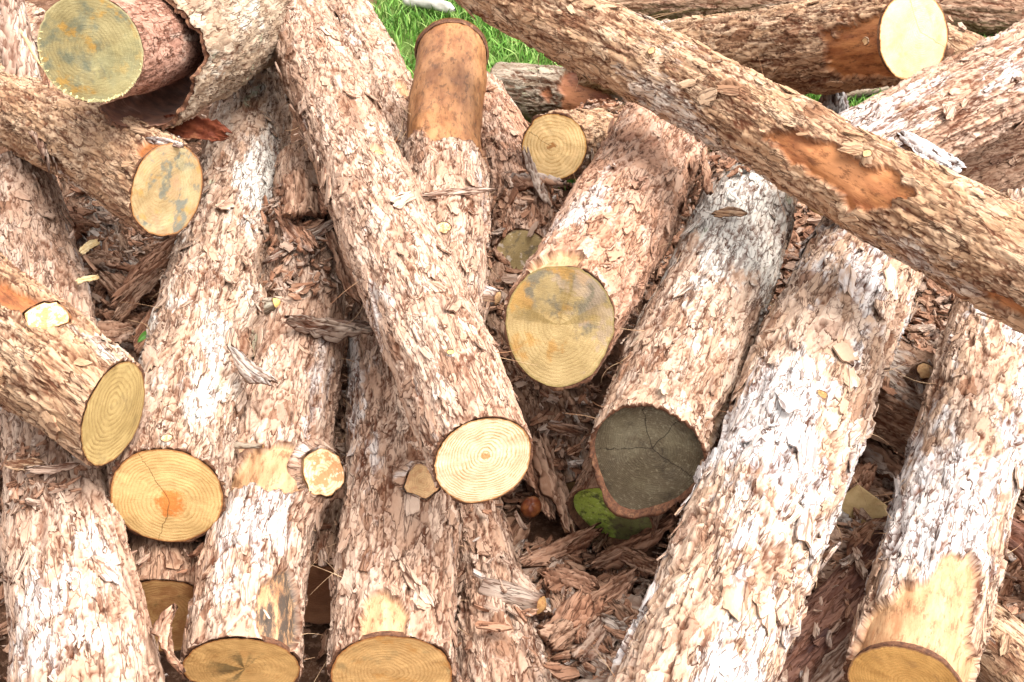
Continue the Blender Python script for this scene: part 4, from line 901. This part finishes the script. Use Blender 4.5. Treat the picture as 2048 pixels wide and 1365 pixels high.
def scatter(n, region, seed, zmax, size=(.012, .055), prob=None, tiltd=24, up=.018, mats=('litter', 'litter', 'litter_pale'), disc_=None):
    rg = np.random.default_rng(seed); out = {}
    for _ in range(n):
        if disc_: a = rg.uniform(0, 6.283); q_ = math.sqrt(rg.random()); x = disc_[0] + math.cos(a) * q_ * disc_[2]; y = disc_[1] + math.sin(a) * q_ * disc_[2]
        else: x = rg.uniform(region[0], region[1]); y = rg.uniform(region[2], region[3])
        z0_, inside, loc = 1.5, set(), None
        for _k in range(14):                              # go down past the logs overhead
            loc, nr, ix, dist = BVH.ray_cast(Vector((x, y, z0_)), Vector((0, 0, -1)))
            if loc is None: break
            kk_ = LIT_K[ix]
            if kk_ in inside: inside.discard(kk_)
            elif loc.z <= zmax and not inside: break
            else: inside.add(kk_)
            z0_ = loc.z - .0005
        if loc is None or loc.z > zmax: continue
        if prob and rg.random() > prob.get(LIT_K[ix], 1.0): continue
        if nr.z < 0: nr = -nr
        if nr.z < .35: continue
        nr = (nr + Vector((rg.normal(), rg.normal(), 0)) * math.tan(R(tiltd)) * .7).normalized()
        L_ = float(np.clip(np.exp(rg.normal(math.log(size[0] * 1.9), .5)), size[0], size[1]))
        u = Vector((rg.normal(), rg.normal(), rg.normal() * .2)); u = (u - nr * u.dot(nr)).normalized(); w = nr.cross(u)
        asp = rg.uniform(.55, 1.3)
        A = np.eye(4); A[:3, 0] = np.array(u) * L_; A[:3, 1] = np.array(w) * L_ * asp; A[:3, 2] = np.array(nr) * L_ * rg.uniform(1.2, 3.2)
        A[:3, 3] = np.array(loc) + np.array(nr) * rg.uniform(.002, up)
        mk_ = mats[int(rg.integers(0, len(mats)))]
        out.setdefault(mk_, []).append(A)
    return out
PR = dict(between=.02, bottom=.02, left_edge=.02, left_long=.05, right=.0, white_bark=.0, dark_face=.1, ribbed=.12, dark_peeled=.25, corner_right=.1, low_right=.45, big_low_face=.5, shade_face=.6, mossy_back=.1, back_top=.1, behind_face=.1, cross_right=.35, moss_face=.6, back_left=.3)
acc = {}
def add_sc(d):
    for k, v in d.items(): acc.setdefault(k, []).extend(v)
add_sc(scatter(15000, (-1.35, 1.35, 1.15, 3.35), 5, .31, prob=PR, up=.03))
add_sc(scatter(1500, (-1.6, -.6, 2.6, 4.4), 6, .35, prob=PR))
add_sc(scatter(150, None, 8, .60, disc_=(-.44, 2.36, .12), tiltd=30, size=(.016, .06), up=.03, prob=dict(center=.02, left_long=.1)))
add_sc(scatter(60, None, 9, .60, disc_=(-.42, 2.18, .07), tiltd=26, size=(.014, .05), up=.02, prob=dict(center=.0, left_long=.1)))
add_sc(scatter(90, None, 10, .50, disc_=(.07, 2.55, .14), tiltd=30, size=(.014, .045), up=.02, prob=dict(stained=.0, peeled_top=.2, small_face=0)))
add_sc(scatter(70, None, 11, .56, disc_=(.44, 2.42, .08), tiltd=26, size=(.014, .04), up=.02, prob=dict(stained=.0, diagonal=0)))
add_sc(scatter(60, None, 12, .50, disc_=(-.80, 1.62, .09), tiltd=20, size=(.012, .035), up=.01, prob=dict(scar=0)))
add_sc(scatter(140, None, 13, .50, disc_=(-.83, 2.33, .14), tiltd=26, size=(.016, .05), up=.03, prob=dict(left_long=0, left_edge=.1)))
# seed17: denser drifts where the photograph's hollows are filled with bark
add_sc(scatter(1500, None, 17, .30, disc_=(.14, 1.66, .34), tiltd=26, size=(.016, .06), up=.035, prob=dict(PR, ribbed=.05, moss_face=0, gully=.5)))
add_sc(scatter(900, None, 18, .34, disc_=(.98, 2.45, .32), tiltd=26, size=(.018, .065), up=.04, prob=dict(PR, white_bark=0, right=0)))
add_sc(scatter(700, None, 19, .30, disc_=(1.05, 1.70, .30), tiltd=26, size=(.016, .06), up=.035, prob=PR))
add_sc(scatter(700, None, 20, .30, disc_=(.70, 1.75, .25), tiltd=26, size=(.014, .05), up=.025, prob=PR))
add_sc(scatter(3000, (.35, 1.45, 2.2, 3.7), 21, .34, size=(.018, .06), up=.04, prob=dict(PR, white_bark=0, right=0, stained=0)))
for mk_, As in acc.items():
    rg = np.random.default_rng(1)
    o = joined_flakes('bark_litter', [int(v) for v in rg.integers(0, 18, len(As))], As, mk_, None, seed=9)
    tag(o, {'litter': 'brown crumbled bark littering the ground between the logs', 'litter_pale': 'paler bark crumbs mixed into the brown litter between the logs'}[mk_], None)

def strips():
    rg = np.random.default_rng(31); vs = [slab_mesh('strip', 1.0, rg.uniform(.18, .42), .09, rg.uniform(.1, .6), 'fib', 900 + k, nx=20, ny=9, point=rg.uniform(.3, 1), bow=rg.uniform(-.12, .12), twist=rg.uniform(-.8, .8)) for k in range(9)]
    pr = []
    for me in vs:
        n = len(me.vertices); v = np.zeros(n * 3, np.float32); me.vertices.foreach_get('co', v); f = np.zeros(len(me.loops), np.int32); me.loops.foreach_get('vertex_index', f)
        u = np.zeros(len(me.loops) * 2, np.float32); me.uv_layers[0].data.foreach_get('uv', u); uvv = np.zeros((n, 2), np.float32); uvv[f] = u.reshape(-1, 2)
        cr = np.zeros(n, np.float32); me.attributes['crack'].data.foreach_get('value', cr)
        pr.append((v.reshape(-1, 3), f.reshape(-1, 4), uvv, cr))
    d = {}
    for n_, dc, zm, sd in ((120, (.14, 1.66, .32), .26, 41), (90, (.98, 2.42, .30), .34, 42), (70, (.74, 1.90, .28), .28, 43), (70, (1.08, 1.75, .25), .28, 44), (90, (-.86, 2.45, .26), .36, 45), (40, (-.45, 2.40, .13), .60, 46), (10, (.06, 2.6, .14), .40, 47), (110, (.80, 2.85, .45), .34, 48)):
        for k_, v_ in scatter(n_, None, sd, zm, disc_=dc, tiltd=22, size=(.05, .15), up=.04, mats=('fib', 'fibrose', 'fibgrey'), prob=dict(PR, center=0, moss_face=0, ribbed=0, left_long=0, stained=0, white_bark=0, small_face=0, mold=.3, dark_face=0)).items(): d.setdefault(k_, []).extend(v_)
    for k_, As in d.items():
        Vs, Fs, Us, Cs = [], [], [], []; off = 0
        for A in As:
            v, f, u, cr = pr[int(rg.integers(0, len(pr)))]
            L_ = np.linalg.norm(A[:3, 0]); B = A.copy(); B[:3, 2] *= L_ / np.linalg.norm(A[:3, 2])
            Vs.append(v @ B[:3, :3].T + B[:3, 3]); Fs.append(f + off); Us.append(u * L_ + rg.uniform(0, 5, 2)); Cs.append(cr); off += len(v)
        me = mesh_np('bark_strips', np.vstack(Vs), np.vstack(Fs), None, [M[k_]], uv=np.vstack(Us), attrs={'crack': np.concatenate(Cs), 'peel': np.zeros(off), 'tone': np.full(off, .5)})
        o = link('bark_strips', me); tag(o, 'jumbled brown bark strips heaped in the gaps between the logs', None, kind='stuff')
    for me in vs: bpy.data.meshes.remove(me)
strips()

def leaf():
    t = np.linspace(0, 1, 9)[:, None]; y = np.linspace(-1, 1, 5)[None]
    V = np.stack([t * .040 + 0 * y, y * .0065 * np.sin(np.pi * t) ** .7, .004 * np.abs(y) + .006 * np.sin(t * 3)], -1).reshape(-1, 3)
    V2 = V - (0, 0, .0006); N = len(V); q = gridq(9, 5)
    s = NT('leaf_green'); mt = s.end((.10, .24, .04), .5, .3)
    o = link('leaf', mesh_np('leaf', np.vstack([V, V2]), np.vstack([q, q[:, ::-1] + N]), None, [mt]))
    o.location = (-.755, 2.10, .312); o.rotation_euler = (R(35), R(-12), R(55))
    tag(o, 'small green leaf in the gap beside the long pale log', 'leaf')
leaf()

V, uv, (a_, b_, d_) = tube((-.395, 4.53, .035), (-.205, 4.44, .035), .026, .019, 4, 18, 22, .25, bend=.008)
tp = np.linspace(0, 1, 22); env = np.clip(np.minimum(tp, 1 - tp) * 9, .12, 1) ** .6
ctr = V.mean(1, keepdims=True); V = ctr + (V - ctr) * env[:, None, None]
M['driftwood'] = plain_mat('weathered_grey_wood', (.50, .47, .42), (.34, .31, .27), 30, bs=90)
stick = link('stick', mesh_np('stick', V.reshape(-1, 3), gridq(22, 18, True), None, [M['driftwood']]))
tag(stick, 'weathered grey stick lying in the grass at the top', 'stick')
V, uv, _ = tube((1.02, 3.80, .02), (1.30, 3.86, .02), .022, .016, 7, 14, 16, .25)
stick = link('stick', mesh_np('stick', V.reshape(-1, 3), gridq(16, 14, True), None, [M['mossy']], uv=uv.reshape(-1, 2), attrs={'crack': np.zeros(16 * 14), 'peel': np.zeros(16 * 14), 'tone': np.full(16 * 14, .4)}))
tag(stick, 'dark mossy stick lying in the small grass gap under the brightest face', 'stick')

# small seedling rooted behind the slanting log
def seedling():
    rg = np.random.default_rng(3)
    root = bpy.data.objects.new('seedling', None); col.objects.link(root); root.location = (.40, 3.95, .17)
    tag(root, 'tiny green seedling sprouting at the top behind the slanting log', 'seedling')
    s = NT('seedling_green'); mt = s.end((.10, .22, .06), .5, .3)
    V, uv, _ = tube((0, 0, -.06), (.005, 0, .05), .0018, .001, 1, 6, 5)
    link('stem', mesh_np('stem', V.reshape(-1, 3), gridq(5, 6, True), None, [mt]), root)
    t = np.linspace(0, 1, 7)[:, None]; y = np.linspace(-1, 1, 3)[None]
    Vl = np.stack([t * .028 + 0 * y, y * .006 * np.sin(np.pi * t) ** .7, .003 * np.abs(y) - .008 * t ** 2], -1).reshape(-1, 3)
    me = mesh_np('leaf', Vl, gridq(7, 3), None, [mt])
    for i in range(11):
        o = link('leaf', me, root, (.004, 0, .005 + .0045 * i)); o.rotation_euler = (rg.uniform(-.3, .3), rg.uniform(-.6, .1), i * 2.4)
seedling()

# hair-thin bark fibres hanging from torn edges
def fibres():
    rg = np.random.default_rng(12); Vs, Qs = [], []; off = 0
    spots = [('center', 1), ('stained', 1), ('dark_face', 1), ('left_long', 1), ('between', 1), ('diagonal', 1), ('white_bark', 1), ('bottom', 1), ('ribbed', 1), ('peeled_top', 1), ('right', 1)]
    for key, _ in spots:
        g = LOGS[key]
        for k in range(26):
            i = int(rg.integers(5, len(g['q']) - 5)); side = rg.choice([-1, 1]); t = g['tv'] + side * R(rg.uniform(50, 105))
            nr = math.cos(t) * g['e1'][i] + math.sin(t) * g['e2'][i]; p = g['c'][i] + nr * (g['r'][i] * 1.01)
            dr = nr * rg.uniform(.2, 1) + g['T'][i] * rg.normal(0, .8) + np.array([0, 0, -.3]); dr /= np.linalg.norm(dr); L_ = rg.uniform(.015, .07)
            cv = rg.normal(0, .4, 3); tt = np.linspace(0, 1, 6)[:, None]
            c_ = p + dr * L_ * tt + cv * L_ * tt ** 2 * .6
            w = np.cross(dr, [0.3, .5, .8]); w /= np.linalg.norm(w); w2 = np.cross(w, dr); r_ = rg.uniform(.00035, .0009)
            ring = np.stack([w, -.5 * w + .87 * w2, -.5 * w - .87 * w2])
            V = (c_[:, None] + ring[None] * r_ * (1 - .6 * tt[:, :, None])).reshape(-1, 3)
            Vs.append(V); Qs.append(gridq(6, 3, True) + off); off += len(V)
    M['fibre'] = plain_mat('bark_fibre', (.30, .14, .07), (.50, .34, .20), 20)
    o = link('bark_fibres', mesh_np('bark_fibres', np.vstack(Vs), np.vstack(Qs), None, [M['fibre']])); tag(o, 'thin stringy bark fibres sticking out along the logs', None, kind='stuff')
fibres()

# ragged splinters round some sawn rims (a joined part of each log)
def rim_splinters(key, n, length, mat, seed, half=1.0, a0=180):
    g = LOGS[key]; rg = np.random.default_rng(seed); V, T3 = [], []
    ring = g['pos'][0]; ctr = ring.mean(0); out = -g['T'][0]
    for k in range(n):
        t = R(a0) + rg.normal(0, 1) * half + g['tv'] * 0; j = int(np.argmin(np.abs((g['th'] - t + np.pi) % (2 * np.pi) - np.pi)))
        rad = ring[j] - ctr; p = ctr + rad * rg.uniform(.93, .97); rad = rad / np.linalg.norm(rad); tg = np.cross(rad, out); w = rg.uniform(.0008, .0022); L_ = length * rg.uniform(.3, 1.2)
        d = rad * rg.uniform(.3, 1.2) + out * rg.uniform(.1, .9) + tg * rg.normal(0, .5); d /= np.linalg.norm(d)
        b = len(V); V += [p - tg * w, p + tg * w, p + d * L_, p - rad * w * 1.5]; T3 += [(b, b + 1, b + 2), (b + 1, b + 3, b + 2), (b + 3, b, b + 2)]
    o = link('rim_splinters', mesh_np('rim_splinters', np.array(V) - g['base'], None, T3, [mat], smooth=False), g['root']); o['kind'] = 'stuff'
M['sp_y'] = plain_mat('splinter_yellow', (.66, .58, .30), (.50, .42, .20), 60)
M['sp_o'] = plain_mat('splinter_orange', (.74, .48, .20), (.50, .26, .09), 60)
rim_splinters('hollow', 260, .006, M['sp_y'], 1, .8, 200)
